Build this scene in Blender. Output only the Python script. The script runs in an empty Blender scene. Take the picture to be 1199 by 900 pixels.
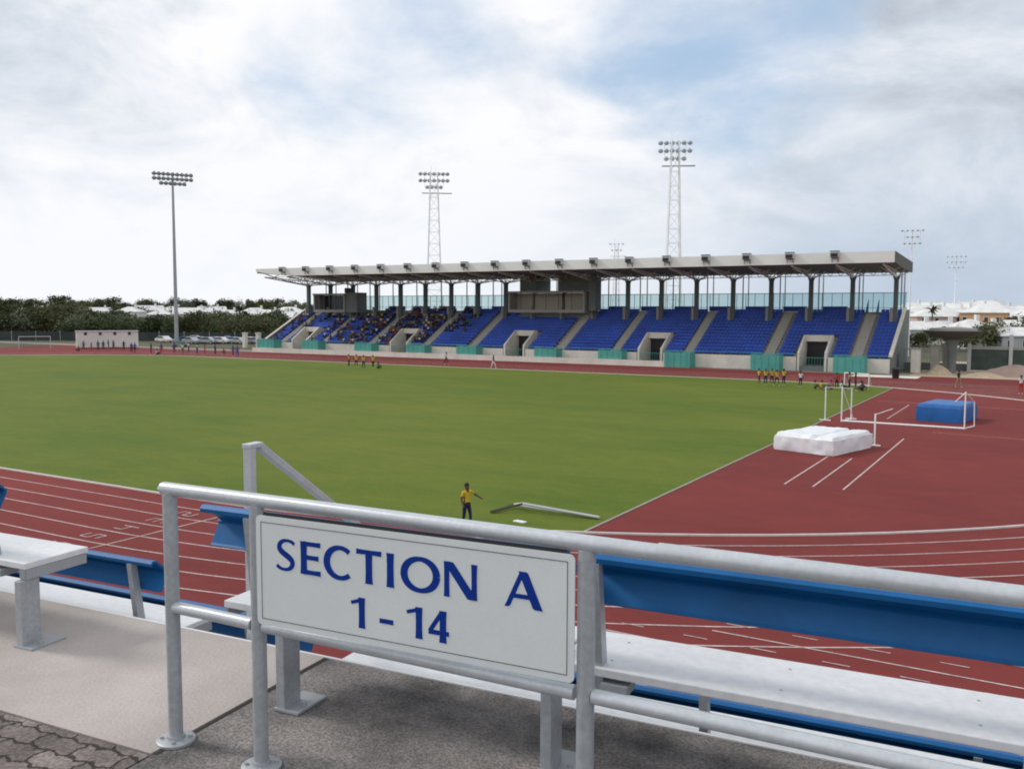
import bpy, bmesh, math, random
from mathutils import Vector, Matrix, noise
R = math.radians
random.seed(7)
scene = bpy.context.scene
COL = scene.collection

# ------------------------------------------------------------------ materials
MATS = {}
def mat(name, color, rough=.7, metal=0., var=.12, scale=4., bump=0., bscale=None, color2=None, spec=.4, detail=6., emit=None, coord='Object', fine=0., finescale=120):
    if name in MATS: return MATS[name]
    m = bpy.data.materials.new(name); m.use_nodes = True
    nt = m.node_tree; N = nt.nodes; Lk = nt.links
    b = N['Principled BSDF']
    b.inputs['Roughness'].default_value = rough
    b.inputs['Metallic'].default_value = metal
    b.inputs['Specular IOR Level'].default_value = spec
    tc = N.new('ShaderNodeTexCoord')
    nz = N.new('ShaderNodeTexNoise'); nz.inputs['Scale'].default_value = scale; nz.inputs['Detail'].default_value = detail
    nz.inputs['Roughness'].default_value = .6
    Lk.new(tc.outputs[coord], nz.inputs['Vector'])
    rp = N.new('ShaderNodeValToRGB')
    c = color; c2 = color2 or tuple(min(1, v*(1+var)) for v in color)
    c1 = tuple(v*(1-var) for v in color) if not color2 else color
    rp.color_ramp.elements[0].position = .3; rp.color_ramp.elements[1].position = .7
    rp.color_ramp.elements[0].color = (*c1, 1); rp.color_ramp.elements[1].color = (*c2, 1)
    Lk.new(nz.outputs['Fac'], rp.inputs['Fac'])
    out = rp.outputs['Color']
    if fine:
        n2 = N.new('ShaderNodeTexNoise'); n2.inputs['Scale'].default_value = finescale; n2.inputs['Detail'].default_value = 3
        Lk.new(tc.outputs[coord], n2.inputs['Vector'])
        mr = N.new('ShaderNodeMapRange'); mr.inputs['From Min'].default_value = .3; mr.inputs['From Max'].default_value = .7
        mr.inputs['To Min'].default_value = 1-fine; mr.inputs['To Max'].default_value = 1+fine
        Lk.new(n2.outputs['Fac'], mr.inputs['Value'])
        mx = N.new('ShaderNodeVectorMath'); mx.operation = 'SCALE'
        Lk.new(out, mx.inputs[0]); Lk.new(mr.outputs['Result'], mx.inputs['Scale'])
        out = mx.outputs['Vector']
    Lk.new(out, b.inputs['Base Color'])
    if bump:
        n3 = N.new('ShaderNodeTexNoise'); n3.inputs['Scale'].default_value = bscale or scale*6; n3.inputs['Detail'].default_value = 5
        Lk.new(tc.outputs[coord], n3.inputs['Vector'])
        bp = N.new('ShaderNodeBump'); bp.inputs['Strength'].default_value = bump; bp.inputs['Distance'].default_value = .02
        Lk.new(n3.outputs['Fac'], bp.inputs['Height']); Lk.new(bp.outputs['Normal'], b.inputs['Normal'])
    if emit:
        b.inputs['Emission Color'].default_value = (*emit, 1); b.inputs['Emission Strength'].default_value = 1
    MATS[name] = m
    return m

GALV = mat('galvanised_paint', (.40,.425,.45), .42, .35, .10, 9, bump=.04, bscale=60, fine=.10, finescale=45)
GALV2 = mat('rail_paint', (.50,.53,.56), .36, .25, .08, 7, bump=.03, bscale=50, fine=.06, finescale=60)
ALU = mat('weathered_aluminium', (.63,.645,.66), .55, .0, .06, 1.4, bump=.03, bscale=40, fine=.06, finescale=26)
ALUD = mat('grey_aluminium', (.36,.38,.40), .5, .3, .10, 5, fine=.06)
BLUE = mat('blue_bench_paint', (.005,.105,.30), .5, 0, .14, 3, spec=.3, fine=.05, finescale=30)
CONC = mat('pale_concrete', (.40,.36,.335), .9, 0, .17, 1.3, bump=.25, bscale=60, fine=.07, finescale=70)
WHITEP = mat('white_concrete_paint', (.66,.67,.68), .8, 0, .06, 2, bump=.1, bscale=40)
DARKC = mat('dark_weathered_concrete', (.075,.070,.068), .95, 0, 0, 2.6, color2=(.31,.285,.27), bump=.7, bscale=110, fine=.42, finescale=75)
SIGNW = mat('sign_white', (.66,.70,.70), .35, 0, .03, 3, fine=.02)
INK = mat('sign_blue_letters', (.006,.034,.25), .7, 0, .08, 10, spec=.1)
BLACKL = mat('sign_black_line', (.03,.03,.04), .5)
CREAM = mat('cream_wall', (.68,.65,.58), .85, 0, .10, .5, fine=.06, finescale=3)
GREYC = mat('grey_concrete', (.17,.19,.185), .85, 0, .15, .6)
STEPC = mat('stand_concrete', (.33,.32,.29), .85, 0, .12, .8)
COLM = mat('column_concrete', (.12,.15,.15), .8, 0, .12, .7)
SEATB = mat('stand_seat_blue', (.030,.085,.43), .5, 0, .25, .35, spec=.3)
TEAL = mat('teal_panel', (.085,.36,.31), .6, 0, .12, .5)
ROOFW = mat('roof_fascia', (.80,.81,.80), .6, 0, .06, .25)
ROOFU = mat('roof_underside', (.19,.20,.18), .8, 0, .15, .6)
TRUSS = mat('white_steel', (.78,.80,.79), .5, 0, .05, 2)
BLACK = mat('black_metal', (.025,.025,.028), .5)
LGREY = mat('light_grey_metal', (.50,.52,.54), .5, .1, .06, 2)
PALESTEEL = mat('pale_mast_paint', (.88,.90,.92), .5, 0, .04, 1)
MASTG = mat('galvanised_mast', (.34,.36,.39), .5, .2, .08, .3)
LINE = mat('line_paint', (.50,.42,.40), .8, 0, .25, 1.6, fine=.22, finescale=9)
KERB = mat('kerb_white', (.66,.65,.62), .7, 0, .1, 3)
TARP = mat('white_vinyl_cover', (.74,.76,.79), .45, 0, .06, 1.2, bump=.5, bscale=3)
BMAT = mat('blue_vinyl_cover', (.015,.12,.38), .45, 0, .15, 1.2, bump=.4, bscale=3)
SAND = mat('sand', (.42,.34,.24), .95, 0, .15, .5, bump=.6, bscale=4, fine=.15, finescale=5)
CANVAS = mat('pale_canvas', (.62,.62,.60), .7)
ROOFT = mat('white_lime_roof', (.66,.66,.65), .75, 0, .14, .5, fine=.08, finescale=3)
GLASSD = mat('window_dark', (.03,.04,.045), .15, 0, .2, 2, spec=.6)
BARK = mat('bark', (.10,.075,.05), .9, 0, .2, 3)
def leafmat(name, a, b_):
    m = mat(name, a, .75, 0, 0, .35, color2=b_, spec=.15, fine=.35, finescale=2.2)
    return m
LEAF = [leafmat('leaf_dark', (.034,.050,.024), (.095,.120,.050)), leafmat('leaf_olive', (.050,.058,.028), (.130,.135,.060)),
        leafmat('leaf_grey', (.050,.064,.042), (.125,.140,.088))]  # leaf colours lightened to stand for distance haze

def glass_mat():
    m = bpy.data.materials.new('tinted_screen'); m.use_nodes = True
    nt = m.node_tree; N = nt.nodes; b = N['Principled BSDF']
    b.inputs['Base Color'].default_value = (.45,.72,.72,1); b.inputs['Roughness'].default_value = .2
    tr = N.new('ShaderNodeBsdfTransparent'); tr.inputs['Color'].default_value = (.84,.94,.94,1)
    nz = N.new('ShaderNodeTexNoise'); nz.inputs['Scale'].default_value = .6
    mr = N.new('ShaderNodeMapRange'); mr.inputs['To Min'].default_value = .06; mr.inputs['To Max'].default_value = .20
    nt.links.new(nz.outputs['Fac'], mr.inputs['Value'])
    mx = N.new('ShaderNodeMixShader'); nt.links.new(mr.outputs['Result'], mx.inputs['Fac'])
    nt.links.new(tr.outputs[0], mx.inputs[1]); nt.links.new(b.outputs[0], mx.inputs[2])
    nt.links.new(mx.outputs[0], N['Material Output'].inputs['Surface'])
    return m
SCREEN = glass_mat()

def wash_mat(name, colors, scales, rough=.9, bump=.3, bscale=8, streak=None, fine=.1, finescale=30):
    """ground colour from several noise scales in world space"""
    m = bpy.data.materials.new(name); m.use_nodes = True
    nt = m.node_tree; N = nt.nodes; Lk = nt.links; b = N['Principled BSDF']
    b.inputs['Roughness'].default_value = rough; b.inputs['Specular IOR Level'].default_value = .15
    geo = N.new('ShaderNodeNewGeometry'); cur = None
    for (c1, c2), (sc, st) in zip(colors, scales):
        mp = N.new('ShaderNodeMapping'); mp.inputs['Scale'].default_value = (sc, sc*st, sc)
        Lk.new(geo.outputs['Position'], mp.inputs['Vector'])
        nz = N.new('ShaderNodeTexNoise'); nz.inputs['Scale'].default_value = 1; nz.inputs['Detail'].default_value = 7; nz.inputs['Roughness'].default_value = .62
        Lk.new(mp.outputs[0], nz.inputs['Vector'])
        rp = N.new('ShaderNodeValToRGB'); rp.color_ramp.elements[0].position = .34; rp.color_ramp.elements[1].position = .66
        rp.color_ramp.elements[0].color = (*c1,1); rp.color_ramp.elements[1].color = (*c2,1)
        Lk.new(nz.outputs['Fac'], rp.inputs['Fac'])
        if cur is None: cur = rp.outputs['Color']
        else:
            mx = N.new('ShaderNodeMix'); mx.data_type = 'RGBA'; mx.inputs[0].default_value = .5
            Lk.new(cur, mx.inputs[6]); Lk.new(rp.outputs['Color'], mx.inputs[7]); cur = mx.outputs[2]
    n2 = N.new('ShaderNodeTexNoise'); n2.inputs['Scale'].default_value = finescale; n2.inputs['Detail'].default_value = 4
    Lk.new(geo.outputs['Position'], n2.inputs['Vector'])
    mr = N.new('ShaderNodeMapRange'); mr.inputs['From Min'].default_value = .3; mr.inputs['From Max'].default_value = .7
    mr.inputs['To Min'].default_value = 1-fine; mr.inputs['To Max'].default_value = 1+fine
    Lk.new(n2.outputs['Fac'], mr.inputs['Value'])
    sc_ = N.new('ShaderNodeVectorMath'); sc_.operation = 'SCALE'; Lk.new(cur, sc_.inputs[0]); Lk.new(mr.outputs[0], sc_.inputs['Scale'])
    Lk.new(sc_.outputs[0], b.inputs['Base Color'])
    bp = N.new('ShaderNodeBump'); bp.inputs['Strength'].default_value = bump; bp.inputs['Distance'].default_value = .02
    n3 = N.new('ShaderNodeTexNoise'); n3.inputs['Scale'].default_value = bscale
    Lk.new(geo.outputs['Position'], n3.inputs['Vector']); Lk.new(n3.outputs['Fac'], bp.inputs['Height']); Lk.new(bp.outputs[0], b.inputs['Normal'])
    return m
GRASS = wash_mat('mown_grass', [((.060,.116,.014),(.138,.162,.020)), ((.055,.104,.012),(.142,.165,.022)), ((.066,.118,.012),(.156,.174,.025))], [(1.1,1.5), (.16,2.6), (.040,1.7)], bump=.5, bscale=14, fine=.09, finescale=9)
TRACK = wash_mat('red_track', [((.160,.030,.029),(.195,.038,.034)), ((.120,.024,.024),(.215,.040,.035)), ((.130,.027,.027),(.215,.042,.037))], [(3.,1.), (.45,2.4), (.06,1.3)], bump=.2, bscale=60, fine=.10, finescale=22)
LAND = wash_mat('scrub_land', [((.07,.075,.045),(.12,.115,.075)), ((.05,.06,.03),(.13,.12,.08))], [(.012,1.), (.09,1.)], fine=.2, finescale=1)
TARMAC = wash_mat('grey_apron', [((.19,.18,.165),(.27,.255,.235)), ((.2,.19,.17),(.3,.28,.25))], [(.08,1.), (.6,1.)])

def sea_mat():
    m = bpy.data.materials.new('sea_water'); m.use_nodes = True
    nt = m.node_tree; b = nt.nodes['Principled BSDF']
    b.inputs['Base Color'].default_value = (.08,.16,.24,1); b.inputs['Roughness'].default_value = .35
    nz = nt.nodes.new('ShaderNodeTexNoise'); nz.inputs['Scale'].default_value = 300
    bp = nt.nodes.new('ShaderNodeBump'); bp.inputs['Strength'].default_value = .4
    tc = nt.nodes.new('ShaderNodeTexCoord'); nt.links.new(tc.outputs['Object'], nz.inputs['Vector'])
    nt.links.new(nz.outputs['Fac'], bp.inputs['Height']); nt.links.new(bp.outputs[0], b.inputs['Normal'])
    return m

def paver_mat():
    m = bpy.data.materials.new('interlocking_pavers'); m.use_nodes = True
    nt = m.node_tree; N = nt.nodes; Lk = nt.links; b = N['Principled BSDF']; b.inputs['Roughness'].default_value = .9
    b.inputs['Specular IOR Level'].default_value = .2
    tc = N.new('ShaderNodeTexCoord')
    sep = N.new('ShaderNodeSeparateXYZ'); Lk.new(tc.outputs['Object'], sep.inputs[0])
    def M(op, a, b_=None):
        n = N.new('ShaderNodeMath'); n.operation = op
        for i, v in enumerate((a, b_)):
            if v is None: continue
            if isinstance(v, (int, float)): n.inputs[i].default_value = v
            else: Lk.new(v, n.inputs[i])
        return n.outputs[0]
    zx = M('MULTIPLY', M('PINGPONG', sep.outputs['Y'], .0525), .30)
    zy = M('MULTIPLY', M('PINGPONG', sep.outputs['X'], .055), .34)
    nx = N.new('ShaderNodeTexNoise'); nx.inputs['Scale'].default_value = 9; Lk.new(tc.outputs['Object'], nx.inputs['Vector'])
    nx.inputs['Detail'].default_value=6; nx.inputs['Roughness'].default_value=.75; nx.inputs['Scale'].default_value=14
    wob = M('MULTIPLY', M('SUBTRACT', nx.outputs['Fac'], .5), .075)
    cmb = N.new('ShaderNodeCombineXYZ'); Lk.new(M('ADD', M('ADD', sep.outputs['X'], zx), wob), cmb.inputs[0]); Lk.new(M('ADD', M('ADD', sep.outputs['Y'], zy), wob), cmb.inputs[1])
    br = N.new('ShaderNodeTexBrick'); br.inputs['Scale'].default_value = 1
    br.inputs['Brick Width'].default_value = .22; br.inputs['Row Height'].default_value = .105
    br.inputs['Mortar Size'].default_value = .0075; br.inputs['Mortar Smooth'].default_value = .6
    br.inputs['Color1'].default_value = (.115,.098,.092,1); br.inputs['Color2'].default_value = (.19,.162,.150,1); br.inputs['Mortar'].default_value = (.045,.038,.033,1)
    Lk.new(cmb.outputs[0], br.inputs['Vector'])
    n2 = N.new('ShaderNodeTexNoise'); n2.inputs['Scale'].default_value = 60; n2.inputs['Detail'].default_value = 6; Lk.new(tc.outputs['Object'], n2.inputs['Vector'])
    mr = N.new('ShaderNodeMapRange'); mr.inputs['From Min'].default_value = .3; mr.inputs['From Max'].default_value = .7; mr.inputs['To Min'].default_value = .6; mr.inputs['To Max'].default_value = 1.4
    Lk.new(n2.outputs['Fac'], mr.inputs['Value'])
    n4 = N.new('ShaderNodeTexNoise'); n4.inputs['Scale'].default_value = 5; n4.inputs['Detail'].default_value = 4; Lk.new(tc.outputs['Object'], n4.inputs['Vector'])
    mr2 = N.new('ShaderNodeMapRange'); mr2.inputs['From Min'].default_value = .3; mr2.inputs['From Max'].default_value = .7; mr2.inputs['To Min'].default_value = .65; mr2.inputs['To Max'].default_value = 1.35
    Lk.new(n4.outputs['Fac'], mr2.inputs['Value'])
    s = N.new('ShaderNodeVectorMath'); s.operation = 'SCALE'; Lk.new(br.outputs['Color'], s.inputs[0]); Lk.new(M('MULTIPLY', mr.outputs[0], mr2.outputs[0]), s.inputs['Scale'])
    Lk.new(s.outputs[0], b.inputs['Base Color'])
    h = M('ADD', M('MULTIPLY', br.outputs['Fac'], -1.), M('MULTIPLY', n2.outputs['Fac'], .35))
    bp = N.new('ShaderNodeBump'); bp.inputs['Strength'].default_value = .9; bp.inputs['Distance'].default_value = .012
    Lk.new(h, bp.inputs['Height']); Lk.new(bp.outputs[0], b.inputs['Normal'])
    return m

# ------------------------------------------------------------------ mesh helper
class MB:
    def __init__(s, frame=None): s.v=[]; s.f=[]; s.m=[]; s.fr=frame; s.mi=0
    def add(s, vs, fs):
        o=len(s.v); s.v += [Vector(v) for v in vs]; s.f += [tuple(o+i for i in f) for f in fs]; s.m += [s.mi]*len(fs); return s
    def box(s, x0,x1,y0,y1,z0,z1):
        return s.add([(x0,y0,z0),(x1,y0,z0),(x1,y1,z0),(x0,y1,z0),(x0,y0,z1),(x1,y0,z1),(x1,y1,z1),(x0,y1,z1)],
                     [(0,3,2,1),(4,5,6,7),(0,1,5,4),(1,2,6,5),(2,3,7,6),(3,0,4,7)])
    def prism(s, poly, axis, a, b):   # poly: 2D points; axis: extrusion axis 0 x,1 y,2 z
        n=len(poly)
        def P(p,h): return {0:(h,p[0],p[1]),1:(p[0],h,p[1]),2:(p[0],p[1],h)}[axis]
        vs=[P(p,a) for p in poly]+[P(p,b) for p in poly]
        fs=[tuple(range(n))[::-1], tuple(range(n,2*n))]+[(i,(i+1)%n,n+(i+1)%n,n+i) for i in range(n)]
        return s.add(vs,fs)
    def tube(s, p, q, r, r2=None, n=8, cap=True):
        p=Vector(p); q=Vector(q); r2 = r if r2 is None else r2
        d=(q-p).normalized(); u=d.orthogonal().normalized(); w=d.cross(u)
        vs=[]
        for c,rr in ((p,r),(q,r2)):
            for i in range(n):
                a=2*math.pi*i/n; vs.append(c+u*math.cos(a)*rr+w*math.sin(a)*rr)
        fs=[(i,(i+1)%n,n+(i+1)%n,n+i) for i in range(n)]
        if cap: fs+=[tuple(range(n))[::-1],tuple(range(n,2*n))]
        return s.add(vs,fs)
    def lathe(s, prof, c=(0,0,0), n=16):
        vs=[];c=Vector(c)
        for r,z in prof:
            for i in range(n):
                a=2*math.pi*i/n; vs.append(c+Vector((r*math.cos(a),r*math.sin(a),z)))
        k=len(prof)
        fs=[(j*n+i,j*n+(i+1)%n,(j+1)*n+(i+1)%n,(j+1)*n+i) for j in range(k-1) for i in range(n)]
        fs+=[tuple(range(n))[::-1],tuple(range((k-1)*n,k*n))]
        return s.add(vs,fs)
    def ribbon(s, pts, wd, z):
        n=len(pts); vs=[]
        for i,p in enumerate(pts):
            a=Vector(pts[max(0,i-1)]); b=Vector(pts[min(n-1,i+1)]); d=(b-a).normalized(); nn=Vector((-d.y,d.x))
            vs += [(p[0]+nn.x*wd/2,p[1]+nn.y*wd/2,z),(p[0]-nn.x*wd/2,p[1]-nn.y*wd/2,z)]
        return s.add(vs,[(2*i+1,2*i+3,2*i+2,2*i) for i in range(n-1)])
    def build(s, name, material, parent=None, smooth=False, bevel=0., loc=None):
        me=bpy.data.meshes.new(name)
        vs=[s.fr(v) if s.fr else v for v in s.v]
        me.from_pydata([tuple(v) for v in vs],[],s.f)
        mats = material if isinstance(material,(list,tuple)) else [material]
        for m in mats: me.materials.append(m)
        if len(mats)>1: me.polygons.foreach_set('material_index', s.m)
        bm=bmesh.new(); bm.from_mesh(me); bmesh.ops.recalc_face_normals(bm,faces=bm.faces); bm.to_mesh(me); bm.free()
        o=bpy.data.objects.new(name,me); COL.objects.link(o)
        if smooth:
            me.polygons.foreach_set('use_smooth',[True]*len(me.polygons))
            mod=o.modifiers.new('edge','EDGE_SPLIT'); mod.split_angle=R(40)
        if bevel:
            mod=o.modifiers.new('bevel','BEVEL'); mod.width=bevel; mod.segments=2; mod.limit_method='ANGLE'
        if parent: o.parent=parent
        if loc is not None: o.location=loc
        return o

def tag(o, label=None, cat=None, group=None, kind=None):
    if label: o['label']=label
    if cat: o['category']=cat
    if group: o['group']=group
    if kind: o['kind']=kind
    return o
def thing(name, label, cat, loc=(0,0,0), rz=0, group=None):
    o=bpy.data.objects.new(name,None); COL.objects.link(o); o.location=loc; o.rotation_euler=(0,0,rz)
    o.empty_display_size=.2
    return tag(o,label,cat,group)
def kids(o): return [c for c in KID.get(o.name,[])]
KID={}
def copy_thing(root, loc, rz=0, label=None, group=None, scale=None):
    def cp(o,parent):
        c=o.copy(); COL.objects.link(c)
        if parent: c.parent=parent
        for ch in list(o.children): cp(ch,c)
        return c
    r=cp(root,None); r.location=loc; r.rotation_euler=(0,0,rz)
    if scale: r.scale=scale
    if label: r['label']=label
    if group: r['group']=group
    return r

# ------------------------------------------------------------------ camera, light, sky
cam=bpy.data.cameras.new('camera'); co=bpy.data.objects.new('camera',cam); COL.objects.link(co); scene.camera=co
cam.sensor_width=36; cam.lens=1065/1199*36; cam.clip_end=20000; cam.clip_start=.05
PI_,YAW,ROLL=R(4.6),R(30.67),R(.22)
fw=Vector((-math.sin(YAW)*math.cos(PI_),math.cos(YAW)*math.cos(PI_),-math.sin(PI_))); rt=Vector((math.cos(YAW),math.sin(YAW),0)); up=rt.cross(fw)
rt2=rt*math.cos(ROLL)+up*math.sin(ROLL); up2=-rt*math.sin(ROLL)+up*math.cos(ROLL)
co.matrix_world=Matrix(((rt2.x,up2.x,-fw.x,0),(rt2.y,up2.y,-fw.y,0),(rt2.z,up2.z,-fw.z,7.2),(0,0,0,1)))

SUN=Vector((-.76,-.16,.62)).normalized()
sl=bpy.data.lights.new('sun','SUN'); sl.energy=1.9; sl.angle=R(11); sl.color=(1,.965,.91)
so=bpy.data.objects.new('sun',sl); COL.objects.link(so); so.rotation_euler=SUN.to_track_quat('Z','Y').to_euler()
so.location=(0,0,60)

W=bpy.data.worlds.new('World'); scene.world=W; W.use_nodes=True
nt=W.node_tree; N=nt.nodes; Lk=nt.links; N.clear()
outw=N.new('ShaderNodeOutputWorld')
sky=N.new('ShaderNodeTexSky'); sky.sky_type='NISHITA'; sky.sun_disc=False; sky.sun_elevation=math.asin(SUN.z); sky.sun_rotation=math.atan2(SUN.x,SUN.y)
sky.air_density=1; sky.dust_density=2; sky.ozone_density=1
bg1=N.new('ShaderNodeBackground'); bg1.inputs['Strength'].default_value=.11
bg2=N.new('ShaderNodeBackground'); bg2.inputs['Strength'].default_value=1.
mixs=N.new('ShaderNodeMixShader')
tc=N.new('ShaderNodeTexCoord')
def WM(op,*a):
    n=N.new('ShaderNodeMath'); n.operation=op
    for i,v in enumerate(a):
        if isinstance(v,(int,float)): n.inputs[i].default_value=v
        else: Lk.new(v,n.inputs[i])
    return n.outputs[0]
def VD(vec,d):
    n=N.new('ShaderNodeVectorMath'); n.operation='DOT_PRODUCT'; Lk.new(vec,n.inputs[0]); n.inputs[1].default_value=d; return n.outputs['Value']
gen=tc.outputs['Generated']
sp=N.new('ShaderNodeSeparateXYZ'); Lk.new(gen,sp.inputs[0])
zz=WM('ADD',WM('MAXIMUM',sp.outputs['Z'],0.),.22)
cb=N.new('ShaderNodeCombineXYZ'); Lk.new(sp.outputs['X'],cb.inputs[0]); Lk.new(sp.outputs['Y'],cb.inputs[1]); Lk.new(WM('MULTIPLY',sp.outputs['Z'],1.9),cb.inputs[2])
def wn(scale,detail,rough,loc,dist=0.):
    mp=N.new('ShaderNodeMapping'); mp.inputs['Location'].default_value=loc; Lk.new(cb.outputs[0],mp.inputs['Vector'])
    n=N.new('ShaderNodeTexNoise'); n.inputs['Scale'].default_value=scale; n.inputs['Detail'].default_value=detail; n.inputs['Roughness'].default_value=rough; n.inputs['Distortion'].default_value=dist
    Lk.new(mp.outputs[0],n.inputs['Vector']); return n.outputs['Fac']
def pxdir(x,y): return (fw+rt2*((x-599.5)/1065)-up2*((y-450)/1065)).normalized()
def blob(x,y,lo,hi):   # 0..1 smooth weight round a sky direction
    n=N.new('ShaderNodeMapRange'); n.interpolation_type='SMOOTHSTEP'; n.inputs['From Min'].default_value=lo; n.inputs['From Max'].default_value=hi
    Lk.new(VD(gen,tuple(pxdir(x,y))),n.inputs['Value']); return n.outputs['Result']
cover=wn(3.6,10,.55,(3.1,1.7,.4),.2)
gap=WM('ADD',WM('ADD',WM('MULTIPLY',blob(430,60,.982,1.),.20),WM('MULTIPLY',blob(850,30,.980,1.),.30)),WM('MULTIPLY',blob(620,20,.990,1.),.05))
cv=WM('SUBTRACT',WM('ADD',WM('ADD',cover,.21),WM('MULTIPLY',blob(300,150,.975,1.),.14)),WM('ADD',gap,WM('MULTIPLY',blob(560,25,.985,1.),.12)))
mr=N.new('ShaderNodeMapRange'); mr.interpolation_type='SMOOTHSTEP'; mr.inputs['From Min'].default_value=.30; mr.inputs['From Max'].default_value=.64; Lk.new(cv,mr.inputs['Value'])
# cloud tone: thick grey parts and bright parts
tone=wn(5.2,12,.60,(7.3,-2.2,.7),.35)
tone2=wn(1.6,4,.5,(-4.,5.5,0),0.)
left=blob(60,230,.62,.99)
back=N.new('ShaderNodeMapRange'); back.inputs['From Min'].default_value=-.2; back.inputs['From Max'].default_value=.5; Lk.new(VD(gen,(-fw.x,-fw.y,0)),back.inputs['Value'])
t=WM('ADD',WM('ADD',WM('ADD',WM('SUBTRACT',WM('MULTIPLY',tone,1.15),.14),WM('MULTIPLY',tone2,.42)),WM('MULTIPLY',left,.24)),WM('MULTIPLY',back.outputs[0],.28))
t=WM('SUBTRACT',t,WM('MULTIPLY',blob(1180,10,.93,1.),.07))
t=WM('SUBTRACT',t,WM('MULTIPLY',blob(110,90,.985,1.),.20))
rp=N.new('ShaderNodeValToRGB'); E_=rp.color_ramp.elements
E_[0].position=.42; E_[0].color=(.50,.55,.62,1); E_[1].position=.88; E_[1].color=(.99,.99,1.01,1)
e=rp.color_ramp.elements.new(.60); e.color=(.66,.72,.80,1)
e=rp.color_ramp.elements.new(.74); e.color=(.84,.87,.93,1)
Lk.new(t,rp.inputs['Fac'])
# haze towards the horizon
hz=N.new('ShaderNodeMapRange'); hz.interpolation_type='SMOOTHSTEP'; hz.inputs['From Min'].default_value=.0; hz.inputs['From Max'].default_value=.22; hz.inputs['To Min'].default_value=.8; hz.inputs['To Max'].default_value=0.
Lk.new(sp.outputs['Z'],hz.inputs['Value'])
hc=N.new('ShaderNodeMix'); hc.data_type='RGBA'; Lk.new(left,hc.inputs[0]); hc.inputs[6].default_value=(.50,.60,.73,1); hc.inputs[7].default_value=(.93,.955,1.,1)
hm=N.new('ShaderNodeMix'); hm.data_type='RGBA'; Lk.new(hz.outputs[0],hm.inputs[0]); Lk.new(rp.outputs[0],hm.inputs[6]); Lk.new(hc.outputs[2],hm.inputs[7])
Lk.new(hm.outputs[2],bg2.inputs['Color'])
# blue behind the clouds: Nishita, veiled by thin white
veil=N.new('ShaderNodeBackground'); veil.inputs['Color'].default_value=(.56,.75,1.0,1); veil.inputs['Strength'].default_value=.9
mv=N.new('ShaderNodeMixShader'); mv.inputs[0].default_value=.72
Lk.new(sky.outputs[0],bg1.inputs['Color']); Lk.new(bg1.outputs[0],mv.inputs[1]); Lk.new(veil.outputs[0],mv.inputs[2])
fac=WM('MAXIMUM',mr.outputs[0],hz.outputs[0])
Lk.new(fac,mixs.inputs[0]); Lk.new(mv.outputs[0],mixs.inputs[1]); Lk.new(bg2.outputs[0],mixs.inputs[2]); Lk.new(mixs.outputs[0],outw.inputs[0])
scene.cycles.pixel_filter_type='BLACKMAN_HARRIS'; scene.cycles.filter_width=1.9
scene.view_settings.view_transform='Standard'; scene.view_settings.look='None'; scene.view_settings.exposure=0

# ------------------------------------------------------------------ setting: ground, sea, track
def hgt(x,y):
    dx,dy=x,y; d=math.hypot(dx,dy); a=math.degrees(math.atan2(dx*math.cos(YAW)+dy*math.sin(YAW), -dx*math.sin(YAW)+dy*math.cos(YAW)))
    def ss(v): v=max(0,min(1,v)); return v*v*(3-2*v)
    inland=ss((4-a)/16) if a>-90 else 1      # left side of the view rises into a hill
    if a>120: inland=1
    h=inland*(3.0*ss((d-270)/220)+7.5*ss((d-480)/600))
    h+=(1-inland)*(2.2*ss((d-190)/150)-12*ss((d-520)/300))
    h-=20*ss((d-1500)/500)
    if d>260: h+=ss((d-260)/200)*1.3*noise.noise(Vector((x*.01,y*.01,0)))
    return h-.05
mb=MB(); na=144; radii=[0,15,40,70,100,130,160,190,220,250,280,310,340,370,400,440,480,520,570,620,700,800,900,1050,1200,1400,1600,1800,2100,2600]
vs=[(0,0,-.05)]
for r in radii[1:]:
    for i in range(na):
        a=2*math.pi*i/na; x,y=r*math.sin(a),r*math.cos(a); vs.append((x,y,hgt(x,y)))
fs=[(0,1+i,1+(i+1)%na) for i in range(na)]
for k in range(len(radii)-2):
    o=1+k*na
    fs+=[(o+i,o+(i+1)%na,o+na+(i+1)%na,o+na+i) for i in range(na)]
tag(mb.add(vs,fs).build('ground',LAND,smooth=True),kind='structure')
mb=MB(); mb.lathe([(.1,-6.0),(18000,-6.0)],n=96)
mb.f=[f for f in mb.f if len(f)==4 or True]
mb=MB(); mb.add([(-19000,-19000,-6),(19000,-19000,-6),(19000,19000,-6),(-19000,19000,-6)],[(0,1,2,3)])
tag(mb.build('sea',sea_mat()),kind='structure')

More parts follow.
